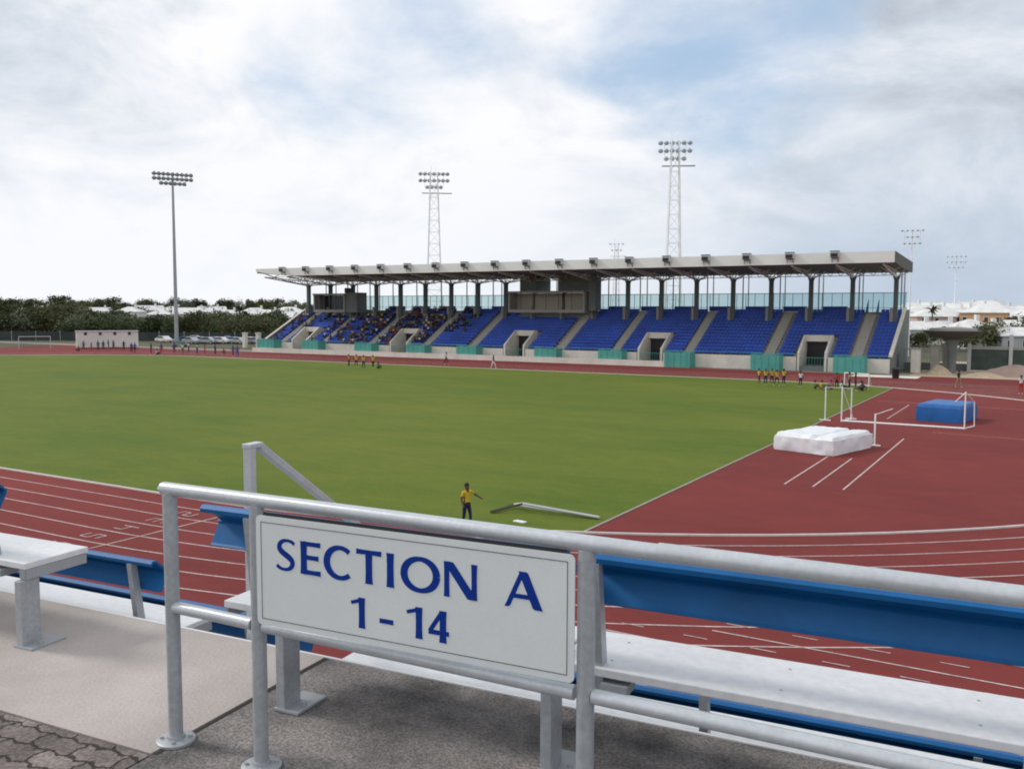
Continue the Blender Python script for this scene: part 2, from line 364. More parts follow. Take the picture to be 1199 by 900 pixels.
CX,CY,CL,IR=-27.3,59.8,84.4,36.5      # right bend centre, straight length, inner radius
B0=CY-IR
tag(MB().add([(-172,11.5,0),(60,11.5,0),(60,112.6,0),(-172,112.6,0)],[(0,1,2,3)]).build('running_track',TRACK),kind='structure')
tag(MB().add([(-230,112.6,-.01),(-14,112.6,-.01),(-14,118,-.01),(-230,118,-.01)],[(0,1,2,3)]).build('pavement',TARMAC),kind='structure')
tag(MB().add([(-14,112.6,-.006),(80,112.6,-.006),(80,150,-.006),(-14,150,-.006)],[(0,1,2,3)]).build('sandy_ground',SAND),kind='structure')
AC=-12.9
def oval(Rr, n=48, cut=True):
    pts=[]
    t1=math.asin((AC-CX)/Rr) if cut else math.pi/2
    for i in range(n+1):
        t=math.pi-t1+ (t1)*i/n if cut else 0
    # right bottom: from straight end to the chord, up the chord, back to far straight, then left bend
    for i in range(n//3+1): t=t1*i/(n//3); pts.append((CX+Rr*math.sin(t),CY-Rr*math.cos(t)))
    for i in range(n//3+1): t=t1*(1-i/(n//3)); pts.append((CX+Rr*math.sin(t),CY+Rr*math.cos(t)))
    for i in range(n+1): t=math.pi*i/n; pts.append((CX-CL-Rr*math.sin(t),CY+Rr*math.cos(t)))
    return pts
g=oval(IR-.02)
tag(MB().add([(x,y,.012) for x,y in g],[tuple(range(len(g)))]).build('grass_field',GRASS),kind='structure')
# white kerb round the infield and kerb strip along the chord
mb=MB()
def rim(mb,pts,w,z0,z1):
    n=len(pts)
    for i in range(n-1):
        a=Vector(pts[i]); b=Vector(pts[i+1]); d=(b-a); 
        if d.length<1e-4: continue
        d.normalize(); nn=Vector((-d.y,d.x))*w/2
        q=[a+nn,a-nn,b-nn,b+nn]
        mb.add([(v.x,v.y,z0) for v in q]+[(v.x,v.y,z1) for v in q],[(4,5,6,7),(0,1,5,4),(1,2,6,5),(2,3,7,6),(3,0,4,7)])
def arc(Rr,t0,t1,n,left=False):
    s=-1 if left else 1
    cx=CX-CL if left else CX
    return [(cx+s*Rr*math.sin(t0+(t1-t0)*i/n),CY-Rr*math.cos(t0+(t1-t0)*i/n)) for i in range(n+1)]
rim(mb,[(CX-CL,CY-IR)]+arc(IR,0,math.pi,60)+[(CX-CL,CY+IR)],.08,.0,.06)
rim(mb,arc(IR,0,math.pi,60,True),.08,.0,.06)
tag(mb.build('track_kerb',KERB),kind='structure')
mb=MB(); ch=math.sqrt(IR**2-(AC-CX)**2); rim(mb,[(AC,CY-ch),(AC,CY+ch)],.07,.0,.035)
tag(mb.build('grass_edging',STEPC),kind='structure')
mb=MB()
for k in range(1,9):
    r=IR+1.22*k
    mb.ribbon([(CX-CL,CY-r)]+arc(r,0,math.pi,72)+[(CX-CL,CY+r)],.06,.006)
    mb.ribbon(arc(r,0,math.pi,60,True),.06,.006)
tag(mb.build('lane_lines',LINE),kind='structure')
mb=MB()
for k in range(2,9):     # straight chute past the bend
    b=CY-IR-1.22*k
    a0=CX+math.sqrt(max(0,(IR+1.22*8)**2-(IR+1.22*k)**2))-2 if k<8 else CX
    mb.ribbon([(max(a0,CX+10),b),(30,b)],.05,.010)
mb.ribbon([(-24.75,CY-IR-9.76),(-24.75,CY-IR)],.06,.0105)          # line across the lanes
mb.ribbon([(-4.2,CY-IR-9.76),(-4.2,CY-IR-5)],.06,.0105)
for aa in (-9.42,-8.27,-7.06):                                     # runway lines
    mb.ribbon([(aa,38.4),(aa,47.0 if aa<-8 else 56.0)],.07,.006)
    if aa!=-8.27: mb.ribbon([(aa,66),(aa,77)],.07,.006)
mb.ribbon([(-12,79),(4,77)],.06,.006); mb.ribbon([(-6,60),(8,58)],.05,.006); mb.ribbon([(-26,100.2),(30,104)],.09,.008)
# staggered start curves and dashed exchange marks
for k in range(0,8,1):
    b=CY-IR-1.22*(k+.5)
    for j in range(6):
        a=-11+j*1.5+k*.9
        mb.ribbon([(a,b),(a+.55,b)],.035,.0125)
for k in (5,6): 
    a=-9.6+2.8*(k-5); b=CY-IR-1.22*k-.3
    mb.ribbon([(a,b),(a,b+.9)],.05,.0145); mb.ribbon([(a+.35,b),(a+.35,b+.9)],.05,.0145); mb.ribbon([(a,b+.45),(a+.35,b+.45)],.05,.018)
# lane numbers beside the finish line, as short painted strokes
def digit(mb,ch,x,y,h,z):
    seg={'1':[(0,0,0,2)],'2':[(0,2,1,2),(1,2,1,1),(1,1,0,1),(0,1,0,0),(0,0,1,0)],'3':[(0,2,1,2),(1,0,1,2),(0,1,1,1),(0,0,1,0)],'4':[(0,2,0,1),(0,1,1,1),(1,0,1,2)],
         '5':[(1,2,0,2),(0,2,0,1),(0,1,1,1),(1,1,1,0),(1,0,0,0)],'6':[(1,2,0,2),(0,0,0,2),(0,0,1,0),(1,0,1,1),(1,1,0,1)],'7':[(0,2,1,2),(1,0,1,2)],'8':[(0,0,1,0),(0,1,1,1),(0,2,1,2),(0,0,0,2),(1,0,1,2)]}[ch]
    for i,(a,b,c,d) in enumerate(seg):
        mb.ribbon([(x-b*h/2,y+a*h*.55),(x-d*h/2,y+c*h*.55)],.05,z+.0008*i)
for k in range(8): digit(mb,str(k+1),-25.7,CY-IR-1.22*(k+.5)-.25,.75,.0112)
tag(mb.build('track_markings',LINE),kind='structure')

# ------------------------------------------------------------------ foreground terrace (rotated local frame s,t)
TH=R(5.25); wx,wy=math.cos(TH),math.sin(TH)
def FP(v): return Vector((v[0]*wx-v[1]*wy, v[0]*wy+v[1]*wx, v[2]))
FT=lambda s,t,z: FP((s,t,z))
mb=MB(FP)
mb.box(-30,-2.70,2.455,3.552,5.0,5.5)
tag(mb.build('terrace_floor',CONC),kind='structure')
mb=MB(FP); mb.box(-2.69,30,1.2,3.552,5.0,5.496)
tag(mb.build('aisle_floor',DARKC),kind='structure')
mb=MB(FP); mb.box(-2.692,-2.675,2.46,3.54,5.3,5.4975)
tag(mb.build('floor_joint',mat('joint_dark',(.03,.027,.024),.95)),kind='structure')
me=MB(); me.box(-30,-2.70,-1.2,2.445,5.0,5.497)
po=me.build('paved_path',paver_mat()); po.rotation_euler=(0,0,TH); tag(po,kind='structure')
me=MB(FP); me.box(-30,30,-30,-1.2,5.0,5.48); me.box(-2.69,30,-1.2,1.2,5.0,5.49)
tag(me.build('back_terrace',DARKC),kind='structure')
mb=MB(FP)
for i in range(1,10):
    mb.box(-30,30,3.58+.68*(i-1),3.58+.68*i,-.04,5.5-.53*i)
for i in range(0,9):
    mb.box(-4.05,-2.95,3.58+.68*i,3.58+.68*i+.34,5.5-.53*(i+1)-.01,5.5-.53*i-.265)
mb.box(-30,30,-30,3.57,-.04,5.0)
tag(mb.build('terrace_steps',STEPC),kind='structure')
mb=MB(FP); mb.box(-30,30,3.543,3.558,5.44,5.5015)
tag(mb.build('terrace_edge_line',WHITEP),kind='structure')

def bench(name,label,s0,s1,t,z,legs,group,sup=None,b0=None,b1=None):
    """t rear edge of seat, z seat top; faces the field (+t)"""
    o=thing(name,label,'bench',FT((s0+s1)/2 if s0>-20 and s1<20 else max(s0,-5),t+.2,z-.43),TH,group)
    inv=o.location.copy()
    c=((s0+s1)/2 if s0>-20 and s1<20 else max(s0,-5),t+.2,z-.43)
    def P(): 
        m=MB(); return m
    def bld(m,nm,mt,par,**k):
        m.v=[Vector((v[0]-c[0],v[1]-c[1],v[2]-c[2])) for v in m.v]; return m.build(nm,mt,par,**k)
    m=P(); m.box(s0,s1,t,t+.375,z-.032,z); seat=bld(m,'seat',ALU,o,bevel=.004)
    for e0 in (s1-.012,s0+.001): m=P(); m.box(e0,e0+.011,t+.012,t+.363,z-.085,z-.033); bld(m,'end_cap',ALUD,seat)
    for q in range(int((s1-s0)/.6)+1):
        for tt in (.09,.29):
            m=P(); m.tube((min(s0+.18+.6*q,s1-.05),t+tt,z),(min(s0+.18+.6*q,s1-.05),t+tt,z+.002),.005,n=8)
            if q<6: bld(m,'bolt',ALUD,seat)
    for q in legs:
        m=P(); m.box(q-.022,q+.022,t-.02+.0,t+.09,z-.43,z-.090)
        m.box(q-.022,q+.022,t+.01,t+.36,z-.089,z-.033)
        lg=bld(m,'leg',GALV,o,bevel=.004)
        m=P(); m.box(q-.03,q+.10,t-.03,t+.17,z-.43,z-.42); m.tube((q+.07,t+.05,z-.42),(q+.07,t+.05,z-.405),.012,n=6)
        bld(m,'base_plate',ALUD,lg)
    bs0=s0-.17 if b0 is None else b0; bs1=s1 if b1 is None else b1
    # backrest channel: profile (t,z)
    T=t; Z=z
    prof=[(T-.012,Z+.388),(T-.014,Z+.398),(T-.006,Z+.406),(T+.014,Z+.402),(T+.030,Z+.386),(T+.092,Z+.335),(T+.082,Z+.326),(T+.088,Z+.318),(T+.044,Z+.236),(T+.036,Z+.228),(T+.040,Z+.222),
          (T+.054,Z+.230),(T+.100,Z+.318),(T+.104,Z+.337),(T+.044,Z+.390),(T+.018,Z+.414),(T-.010,Z+.418),(T-.024,Z+.404),(T-.020,Z+.386)]
    m=P(); m.prism(prof,0,bs0,bs1); bk=bld(m,'backrest',BLUE,o)
    for q in (sup or []):
        m=P(); m.add([(q-.02,t+.03,z-.10),(q+.02,t+.03,z-.10),(q+.02,t+.085,z-.10),(q-.02,t+.085,z-.10),
                      (q-.017,t-.03,z+.385),(q+.017,t-.03,z+.385),(q+.017,t+.012,z+.385),(q-.017,t+.012,z+.385)],
                     [(0,3,2,1),(4,5,6,7),(0,1,5,4),(1,2,6,5),(2,3,7,6),(3,0,4,7)])
        bld(m,'backrest_support',GALV,o)
        m=P(); m.box(q+.021,q+.12,t-.012,t+.09,z-.085,z-.05); bld(m,'bracket',ALUD,o)
    return o
G1='benches along the top terrace row'
bench('bench','white topped bench directly behind the section sign, left end beside the aisle',-2.82,-1.25,2.99,5.93,[-2.50,-1.27],G1,sup=[-2.66],b0=-2.925,b1=-1.2)
bench('bench','long white topped bench right of the sign, blue backrest above its seat',-1.235,9,2.99,5.93,[2.2,4.6],G1,sup=[-1.085,2.3],b0=-1.115)
bench('bench','white topped bench cut off by left edge of photo, single grey leg showing',-9,-4.12,2.99,5.93,[-4.156,-6.6],G1,sup=[-4.41,-6.7],b1=-4.375)
G2='benches on the second terrace row'
bench('bench','white bench one step down on the left with blue backrest and slanted support',-9,-3.93,3.70,5.365,[-4.1,-6.4],G2,sup=[-4.17,-6.6],b1=-4.0)
bench('bench','white bench one step down below the right bench, seen beneath its seat',-2.82,9,3.70,5.365,[-2.6,-.9,1.6],G2,sup=[-.86,.34,3.0],b0=-3.0)
G3='benches on the third terrace row'
bench('bench','third row bench on the left, only its thin blue backrest top showing above the seats',-9,-3.62,4.35,4.885,[-3.8,-6],G3,sup=[-3.9,-6.2],b1=-3.45)
bench('bench','third row bench on the right, thin blue backrest line under the second row seat',-2.7,9,4.35,4.885,[-2.5,1.2],G3,sup=[-2.4,.2,2.8])

# guard rail
gr=thing('guard_rail','grey painted pipe guard rail with two bars carrying the section sign','railing',FT(-.9,2.5,5.5),TH)
gc=(-.9,2.5,5.5)
def gb(m,nm,mt,par=gr,**k):
    m.v=[Vector((v[0]-gc[0],v[1]-gc[1],v[2]-gc[2])) for v in m.v]; return m.build(nm,mt,par,**k)
def rt_(s): return 2.515+(-.035)*(s+.9)
def bend_tube(m,pts,r,n=14):
    pts=[Vector(p) for p in pts]; rings=[]
    for i,p in enumerate(pts):
        d=(pts[min(i+1,len(pts)-1)]-pts[max(i-1,0)]).normalized(); u=d.cross(Vector((0,.1,1))).normalized(); w=d.cross(u)
        rings.append([p+u*math.cos(2*math.pi*k/n)*r+w*math.sin(2*math.pi*k/n)*r for k in range(n)])
    vs=[v for rg in rings for v in rg]
    fs=[(j*n+k,j*n+(k+1)%n,(j+1)*n+(k+1)%n,(j+1)*n+k) for j in range(len(pts)-1) for k in range(n)]
    fs+=[tuple(range(n))[::-1],tuple(range((len(pts)-1)*n,len(pts)*n))]
    m.add(vs,fs)
m=MB(); bend_tube(m,[(-2.728,rt_(-2.74),6.508),(-2.0,rt_(-2.0),6.509),(-.72,rt_(-.72),6.508)],.0255); m.lathe([(.0,-.024),(.016,-.02),(.0255,0),(.016,.02),(.0,.024)],(-2.725,rt_(-2.75),6.508)); gb(m,'top_bar',GALV2,smooth=True)
m=MB(); bend_tube(m,[(-.722,rt_(-.722),6.510),(0,rt_(0),6.516),(3.2,rt_(3.2),6.53)],.0275); gb(m,'top_bar',GALV2,smooth=True)
for a,b in ((-2.69,-2.28),(-2.22,-.98),(-.92,3.2)):
    m=MB(); bend_tube(m,[(a,rt_(a),6.041),((a+b)/2,rt_((a+b)/2),6.042),(b,rt_(b),6.041)],.0235); gb(m,'middle_bar',GALV2,smooth=True)
for q in (-2.695,-2.25,-.945,1.05,3.1):
    m=MB(); m.tube((q,rt_(q),5.5),(q,rt_(q),6.492),.0275,n=18); ps=gb(m,'post',GALV,smooth=True)
    m=MB(); m.lathe([(.075,5.497),(.075,5.506),(.07,5.510),(.036,5.512),(.034,5.525)],(q,rt_(q),0),n=20)
    for k in range(4):
        a=k*math.pi/2+.6; m.tube((q+.055*math.cos(a),rt_(q)+.055*math.sin(a),5.508),(q+.055*math.cos(a),rt_(q)+.055*math.sin(a),5.520),.008,n=6)
    gb(m,'base_flange',ALUD,ps,smooth=True)

# sign
TS=2.5
sg=thing('section_sign','white sign board reading SECTION A 1 - 14 in blue letters on the rail','sign',FT(-1.59,TS,6.27),TH)
def sb(m,nm,mt,par=sg,**k):
    m.v=[Vector((v[0]+1.59,v[1]-TS,v[2]-6.27)) for v in m.v]; return m.build(nm,mt,par,**k)
def rrect(x0,x1,z0,z1,r,n=5):
    p=[]
    for cx,cz,a0 in ((x1-r,z1-r,0),(x0+r,z1-r,90),(x0+r,z0+r,180),(x1-r,z0+r,270)):
        for i in range(n+1): a=R(a0+90*i/n); p.append((cx+r*math.cos(a),cz+r*math.sin(a)))
    return p
X0,X1,Z0,Z1=-2.19,-.972,6.081,6.476
m=MB(); m.prism(rrect(X0,X1,Z0,Z1,.018),1,TS-.012,TS-.008); board=sb(m,'board',SIGNW)
m=MB(); o_=.022; w_=.0022; y=TS-.0128
for a,b,c,d in ((X0+o_,X1-o_,Z1-o_-w_,Z1-o_),(X0+o_,X1-o_,Z0+o_,Z0+o_+w_)): m.box(a,b,y-.0004,y,c,d)
for a,b in ((X0+o_,X0+o_+w_),(X1-o_-w_,X1-o_)): m.box(a,b,y-.0004,y,Z0+o_+w_+.0003,Z1-o_-w_-.0003)
sb(m,'border_line',BLACKL,board)
m=MB(); m.box(X0+.03,X1-.03,TS-.0075,TS-.003,Z1-.06,6.488); sb(m,'shade_strip',BLACK)  # dark strip added to stand for the shadow under the top bar
m=MB()
for px in (X0+.02,X1-.02):
    for pz in (Z0+.05,Z1-.05): pass
def stroke(m,pts,wds,y0,y1):
    n=len(pts); L=[];Rr=[]
    for i,p in enumerate(pts):
        a=Vector(pts[max(0,i-1)]); b=Vector(pts[min(n-1,i+1)]); d=(b-a).normalized(); nn=Vector((-d.y,d.x))*wds[i]/2
        L.append(Vector(p)+nn); Rr.append(Vector(p)-nn)
    vs=[]
    for y in (y0,y1): 
        for i in range(n): vs += [(L[i].x,y,L[i].y),(Rr[i].x,y,Rr[i].y)]
    k=2*n
    fs=[(2*i,2*i+1,2*i+3,2*i+2) for i in range(n-1)]+[(k+2*i,k+2*i+2,k+2*i+3,k+2*i+1) for i in range(n-1)]
    fs+=[(2*i,2*i+2,k+2*i+2,k+2*i) for i in range(n-1)]+[(2*i+1,k+2*i+1,k+2*i+3,2*i+3) for i in range(n-1)]+[(0,k,k+1,1),(k-2,k-1,2*k-1,2*k-2)]
    m.add(vs,fs)
def glyph(m,ch,x0,x1,z0,h,y):
    W_=x1-x0; lay=[0]
    def S(pts,w0,flare=True):
        if isinstance(w0,(int,float)):
            n=len(pts)
            if n==2:
                a,b=pts; pts=[(a[0]+(b[0]-a[0])*f,a[1]+(b[1]-a[1])*f) for f in (0,.12,.3,.5,.7,.88,1)]
                w0=[w0*(1+(.16 if flare else .0)*abs(2*f-1)**3) for f in (0,.12,.3,.5,.7,.88,1)]
            else: w0=[w0]*n
        P=[(x0+p[0]*W_,z0+p[1]*h) for p in pts]
        k0=len(m.v); stroke(m,P,[q*h for q in w0],y-.0003*lay[0]-.0006,y); lay[0]+=1
        if ch in 'AN14':
            for q in m.v[k0:]: q.z=max(z0,min(z0+h,q.z))
    V=.225; Hh=.135
    v=V*h/W_/2; hh=Hh/2
    if ch=='I': S([(.5,0),(.5,1)],V)
    if ch=='E':
        S([(v,0),(v,1)],V); S([(v,1-hh),(1,1-hh)],Hh); S([(v,.52),(.9,.52)],Hh); S([(v,hh),(1,hh)],Hh)
    if ch=='T': S([(.5,0),(.5,1)],V); S([(0,1-hh),(1,1-hh)],Hh)
    if ch in 'OC':
        a0,a1=(0,360) if ch=='O' else (48,312)
        n=40; rx=.5-v*.9 if ch=='O' else .56-v*.9; pts=[];ws=[]
        for i in range(n+1):
            a=R(a0+(a1-a0)*i/n); pts.append(((.5 if ch=='O' else .56)+rx*math.cos(a),.5+(.5-hh+.02)*math.sin(a)))
            ws.append(Hh+(V*1.05-Hh)*abs(math.cos(a))**1.3 if ch=='O' or math.cos(a)<0 else Hh+.03*(math.cos(a)))
        S(pts,ws)
    if ch=='N': S([(v*.8,0),(v*.8,1)],V*.72); S([(1-v*.8,0),(1-v*.8,1)],V*.72); S([(v*.9,1.04),(1-v*.9,-.04)],V*1.1,False)
    if ch=='A':
        S([(.03,-.05),(.50,1.05)],Hh*1.0,False); S([(.93,-.05),(.47,1.05)],V*1.1,False); S([(.2,.32),(.78,.32)],Hh*.9,False)
    if ch=='S':
        pts=[(.93,.86),(.80,.935),(.58,.955),(.34,.93),(.17,.80),(.19,.65),(.38,.55),(.62,.46),(.82,.35),(.84,.2),(.68,.075),(.42,.04),(.2,.07),(.04,.15)]
        ws=[.12,.10,.09,.12,.16,.18,.19,.19,.18,.16,.12,.09,.10,.12]
        # smooth
        for _ in range(2):
            q=[pts[0]];w=[ws[0]]
            for i in range(len(pts)-1):
                a,b=pts[i],pts[i+1]; q+=[(a[0]*.75+b[0]*.25,a[1]*.75+b[1]*.25),(a[0]*.25+b[0]*.75,a[1]*.25+b[1]*.75)]; w+=[ws[i]*.75+ws[i+1]*.25,ws[i]*.25+ws[i+1]*.75]
            q.append(pts[-1]);w.append(ws[-1]);pts,ws=q,w
        S(pts,ws)
    if ch=='1': S([(1-v*1.1,0),(1-v*1.1,1)],V); S([(.0,.80),(1-v,.93)],[.11,.13])
    if ch=='-': S([(0,.36),(1,.36)],Hh*1.15,False)
    if ch=='4': S([(.72,0),(.72,1)],V); S([(.04,.30),(1,.30)],Hh*1.1,False); S([(.10,.32),(.66,.95)],Hh*1.05,False)
m=MB(); yy=TS-.0128; hA=.115
for ch,a,b in (('S',-2.101,-2.014),('E',-1.992,-1.908),('C',-1.893,-1.773),('T',-1.759,-1.659),('I',-1.643,-1.606),('O',-1.583,-1.437),('N',-1.421,-1.301),('A',-1.202,-1.080)):
    glyph(m,ch,a,b,6.289,hA,yy)
for ch,a,b in (('1',-1.782,-1.726),('-',-1.668,-1.614),('1',-1.561,-1.502),('4',-1.482,-1.403)):
    glyph(m,ch,a,b,6.133,.105,yy)
sb(m,'lettering',INK,board)

# stair handrail beyond the aisle
hr=thing('stair_handrail','square grey post handrail sloping down the aisle steps behind the guard rail','handrail',FT(-3.22,3.62,4.97),TH)
def hb(m,nm,**k):
    m.v=[Vector((v[0]+3.22,v[1]-3.62,v[2]-4.97)) for v in m.v]; return m.build(nm,GALV2,hr,**k)
m=MB(); m.box(-3.245,-3.197,3.60,3.645,4.971,6.49); hb(m,'post',bevel=.004)
m=MB(); m.box(-3.245,-3.197,5.64,5.685,3.92,5.10); hb(m,'post',bevel=.004)
m=MB(); m.box(-3.248,-3.194,3.595,3.70,6.49,6.515); m.prism([(3.69,6.515),(3.69,6.47),(5.69,5.08),(5.69,5.125)],0,-3.246,-3.196); hb(m,'sloping_bar',bevel=.004)
m=MB(); m.tube((-3.22,3.69,6.0),(-3.22,5.6,4.68),.02); hb(m,'lower_bar')

# ------------------------------------------------------------------ grandstand
P_=5.20; NC=20; AR=-17.1
def ca(k): return AR-P_*k
gs=thing('grandstand','long covered grandstand of blue seats with white roof beyond the track','grandstand',(-67,118,0))
GC=Vector((-67,118,0))
def G(m,nm,mt,par=gs,**k):
    m.v=[v-GC for v in m.v]; return m.build(nm,mt,par,**k)
AL,ARR=-118.3,-16.45
NR=14; TB=.757; RB=.41; YB=115.0; ZB=1.55
voms=[-25.3-21.25*i for i in range(5)]
aisles=[-20.2,-30.7,-41.3,-51.8,-60.4,-75.4,-84.2,-95.0,-105.3,-114.6]
m=MB()
for i in range(NR):
    y0=YB+TB*i; z=ZB+RB*i
    segs=[]
    if i<5:
        x=AL
        for v in sorted(voms): segs.append((x,v-1.75)); x=v+1.75
        segs.append((x,ARR))
    else: segs=[(AL,ARR)]
    for a,b in segs: m.box(a,b,y0,y0+TB-.0,0 if i<5 else z-1.2,z)
m.box(AL,ARR,YB+TB*NR,128.8,6.2,ZB+RB*NR-.005)
G(m,'seating_steps',STEPC)
m=MB()   # front wall
x=AL
for v in sorted(voms): m.box(x,v-1.9,114.86,114.995,0,1.72); x=v+1.9
m.box(x,ARR+.1,114.86,114.995,0,1.72); G(m,'front_wall',CREAM)
m=MB(); m.box(AL-1,-43.5,112.75,112.95,0,.75); G(m,'low_wall',CREAM)
# end walls with stepped parapet
for xx,s in ((ARR,1),(AL,-1)):
    m=MB(); x0,x1=(xx+.005,xx+.30) if s>0 else (xx-.30,xx-.005)
    m.prism([(115,0),(128.8,0),(128.8,7.6),(126.3,7.6),(125.6,7.62),(115,1.95)],0,x0,x1)
    G(m,'end_wall',[GREYC])
    m=MB(); m.prism([(114.9,1.96),(125.7,7.63),(125.7,7.83),(114.9,2.2)],0,x0-.06,x1+.06); G(m,'coping',CREAM)
m=MB(); m.box(ARR+.302,ARR+.34,119.3,120.5,.05,2.2); G(m,'door',BLACK)
m=MB(); m.box(AL,ARR,128.8,129.1,0,7.29); G(m,'rear_wall',GREYC)
# tunnels
for v in voms:
    m=MB()
    for s in (-1,1):
        x0,x1=(v-1.75,v-1.5) if s<0 else (v+1.5,v+1.75)
        m.prism([(114.8,.0),(118.9,.0),(118.9,4.35),(118.0,4.35),(114.8,2.25)],0,x0,x1)
    m.box(v-1.495,v+1.495,118.2,118.75,3.55,4.35)
    tn=G(m,'tunnel',CREAM)
    m=MB(); m.box(v-1.49,v+1.49,114.9,118.9,0,.6); G(m,'tunnel_floor',GREYC,tn)
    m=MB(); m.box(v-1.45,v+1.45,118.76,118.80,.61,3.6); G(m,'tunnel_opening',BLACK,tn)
    m=MB(); m.tube((v-1.45,114.9,1.65),(v+1.45,114.9,1.65),.03)
    for j in range(9): m.tube((v-1.4+.35*j,114.9,.6),(v-1.4+.35*j,114.9,1.65),.018,n=5)
    G(m,'gate',TEAL,tn)
# aisle stairs
for a in aisles:
    m=MB()
    for i in range(NR*2-1):
        y0=YB+.02+TB/2*i; z=ZB+RB/2*(i+1)
        m.prism([(y0,z-.2),(y0+TB/2-.002,z-.2),(y0+TB/2-.002,z+.005),(y0,z+.005)],0,a-.62,a+.62)
    G(m,'aisle_stair',mat('stair_pale',(.36,.35,.32),.85))
# seats
def in_gap(x,i):
    for a in aisles:
        if abs(x-a)<.95: return True
    if i<7:
        for v in voms:
            if abs(x-v)<2.05+(.0): return i<6
    return False
def seat_geo(m,x,y,z):
    m.box(x-.225,x+.225,y+.0,y+.38,z+.36,z+.41)
    m.prism([(y+.38,z+.41),(y+.46,z+.41),(y+.56,z+.70),(y+.50,z+.74),(y+.43,z+.70)],0,x-.232,x+.232)
    m.box(x-.05,x+.05,y+.3,y+.40,z+.0,z+.379)
spots=[]
for i in range(NR):
    y=YB+TB*i+.15; z=ZB+RB*i
    n=int((ARR-AL-.6)/.5)
    for j in range(n):
        x=ARR-.4-.5*j
        if in_gap(x,i): continue
        spots.append((x,y,z,i))
pb=[(-72.3,-59.2),(-112.5,-100.2)]
spots=[s for s in spots if not (s[3]>=11 and any(a-.3<s[0]<b+.3 for a,b in pb))]
near=[s for s in spots if s[0]>-29 and s[3]<8]
near=near[:]
near.sort(key=lambda s:(s[0]<-20.2 , s[3], -s[0])); near=near[:100]
ns=set(near)
m=MB(); seat_geo(m,0,0,0); sm=m.build('seat',SEATB,gs); s0=near[0]; sm.location=Vector(s0[:3])-GC
for s in near[1:]:
    c=sm.copy(); COL.objects.link(c); c.location=Vector(s[:3])-GC
m=MB()
for s in spots:
    if s not in ns: seat_geo(m,*s[:3])
tag(G(m,'seats',SEATB),'rows of blue plastic seats filling the stand',kind='stuff')
# rear blocks between the columns, glass screen
for k in range(NC-1):
    c=(ca(k)+ca(k+1))/2
    if any(a-1.5<c<b+1.5 for a,b in pb) or k==0: continue
    m=MB(); m.box(c-1.55,c+1.55,125.75,126.0,7.3,8.0); G(m,'rear_seat_block',mat('rear_block_blue',(.02,.045,.25),.6))
for xx in (-20.9,-19.6):
    m=MB(); m.prism([(124.2,7.0),(126.6,7.3),(126.6,8.9)],0,xx,xx+.06); G(m,'stair_side_panel',mat('dull_blue_panel',(.03,.10,.20),.6))
m=MB(); m.box(AL+.3,ARR+.1,127.6,127.63,7.35,9.72); G(m,'glass_screen',SCREEN)
m=MB(); m.box(AL+.3,ARR+.1,127.52,127.58,9.72,9.82); m.box(AL+.3,ARR+.1,127.52,127.58,7.8,7.86)
k=0; x=AL+.3
while x<ARR+.1: m.box(x,x+.07,127.52,127.58,7.3,9.72); x+=1.3
G(m,'screen_frame',LGREY)
# columns, trusses, roof
YC=123.3
def zu(y): return 12.95-(y-112)*.045     # underside height
cm=None; tm=None
for k in range(NC):
    c=ca(k)
    if cm is None:
        m=MB(); m.box(-.25,.25,-.30,.30,0,11.75-5.8); m.prism([(-.25,5.5),(.25,5.5),(.42,5.95),(-.42,5.95)],1,-.31,.31)
        cm=m.build('column',COLM,gs); cm.location=Vector((c,YC,5.8))-GC
        m=MB(); m.box(-.62,-.26,-.40,.30,0,2.0); cb_=m.build('column_base',STEPC,cm)
        cb_.scale=(1,1,1)
    else:
        c2=cm.copy(); COL.objects.link(c2); c2.location=Vector((c,YC,5.8))-GC
        c3=cb_.copy(); COL.objects.link(c3); c3.parent=c2
    if tm is None:
        m=MB(); y1=112.6-YC
        m.tube((0,0,-.05),(0,y1,1.15),.09,n=6); m.tube((0,y1,1.2),(0,4.4,.62),.07,n=6)
        nseg=7; prev=None
        for j in range(nseg):
            ya=y1*j/nseg; za=-.05+1.2*j/nseg; yb=y1*(j+.5)/nseg; zb=.90+ .3*(j+.5)/nseg
            m.tube((0,ya,za),(0,yb,zb),.05,n=5); 
            yc=y1*(j+1)/nseg; zc=-.05+1.2*(j+1)/nseg
            m.tube((0,yb,zb),(0,yc,zc),.05,n=5)
        for s in (-1,1):
            m.tube((0,0,-.05),(s*1.25,-1.9,1.0),.07,n=6); m.tube((0,0,-.05),(s*1.25,1.6,.75),.07,n=6)
            m.tube((0,-5,.52),(s*1.2,-5.4,1.05),.05,n=5)
        m.tube((0,0,-.05),(0,5,.55),.08,n=6)
        tm=m.build('roof_truss',TRUSS,gs); tm.location=Vector((c,YC,11.62))-GC
    else:
        t2=tm.copy(); COL.objects.link(t2); t2.location=Vector((c,YC,11.62))-GC
m=MB()
for k in range(NC-1):
    a,b=ca(k+1),ca(k); n=4
    for yy_,z0 in ((YC-1.2,11.85),):
        m.tube((a,yy_,z0),(b,yy_,z0),.05,n=5)
        for j in range(n):
            x0=a+(b-a)*j/n; x1=a+(b-a)*(j+.5)/n; x2=a+(b-a)*(j+1)/n
            m.tube((x0,yy_,z0),(x1,yy_,z0+.62),.04,n=5); m.tube((x1,yy_,z0+.62),(x2,yy_,z0),.04,n=5)
G(m,'long_truss',TRUSS)
RL,RR=-117.2,-15.8
m=MB(); m.prism([(112.05,14.15),(127,13.58),(127,13.4),(112.05,13.9)],0,RL,RR); G(m,'roof',ROOFW)
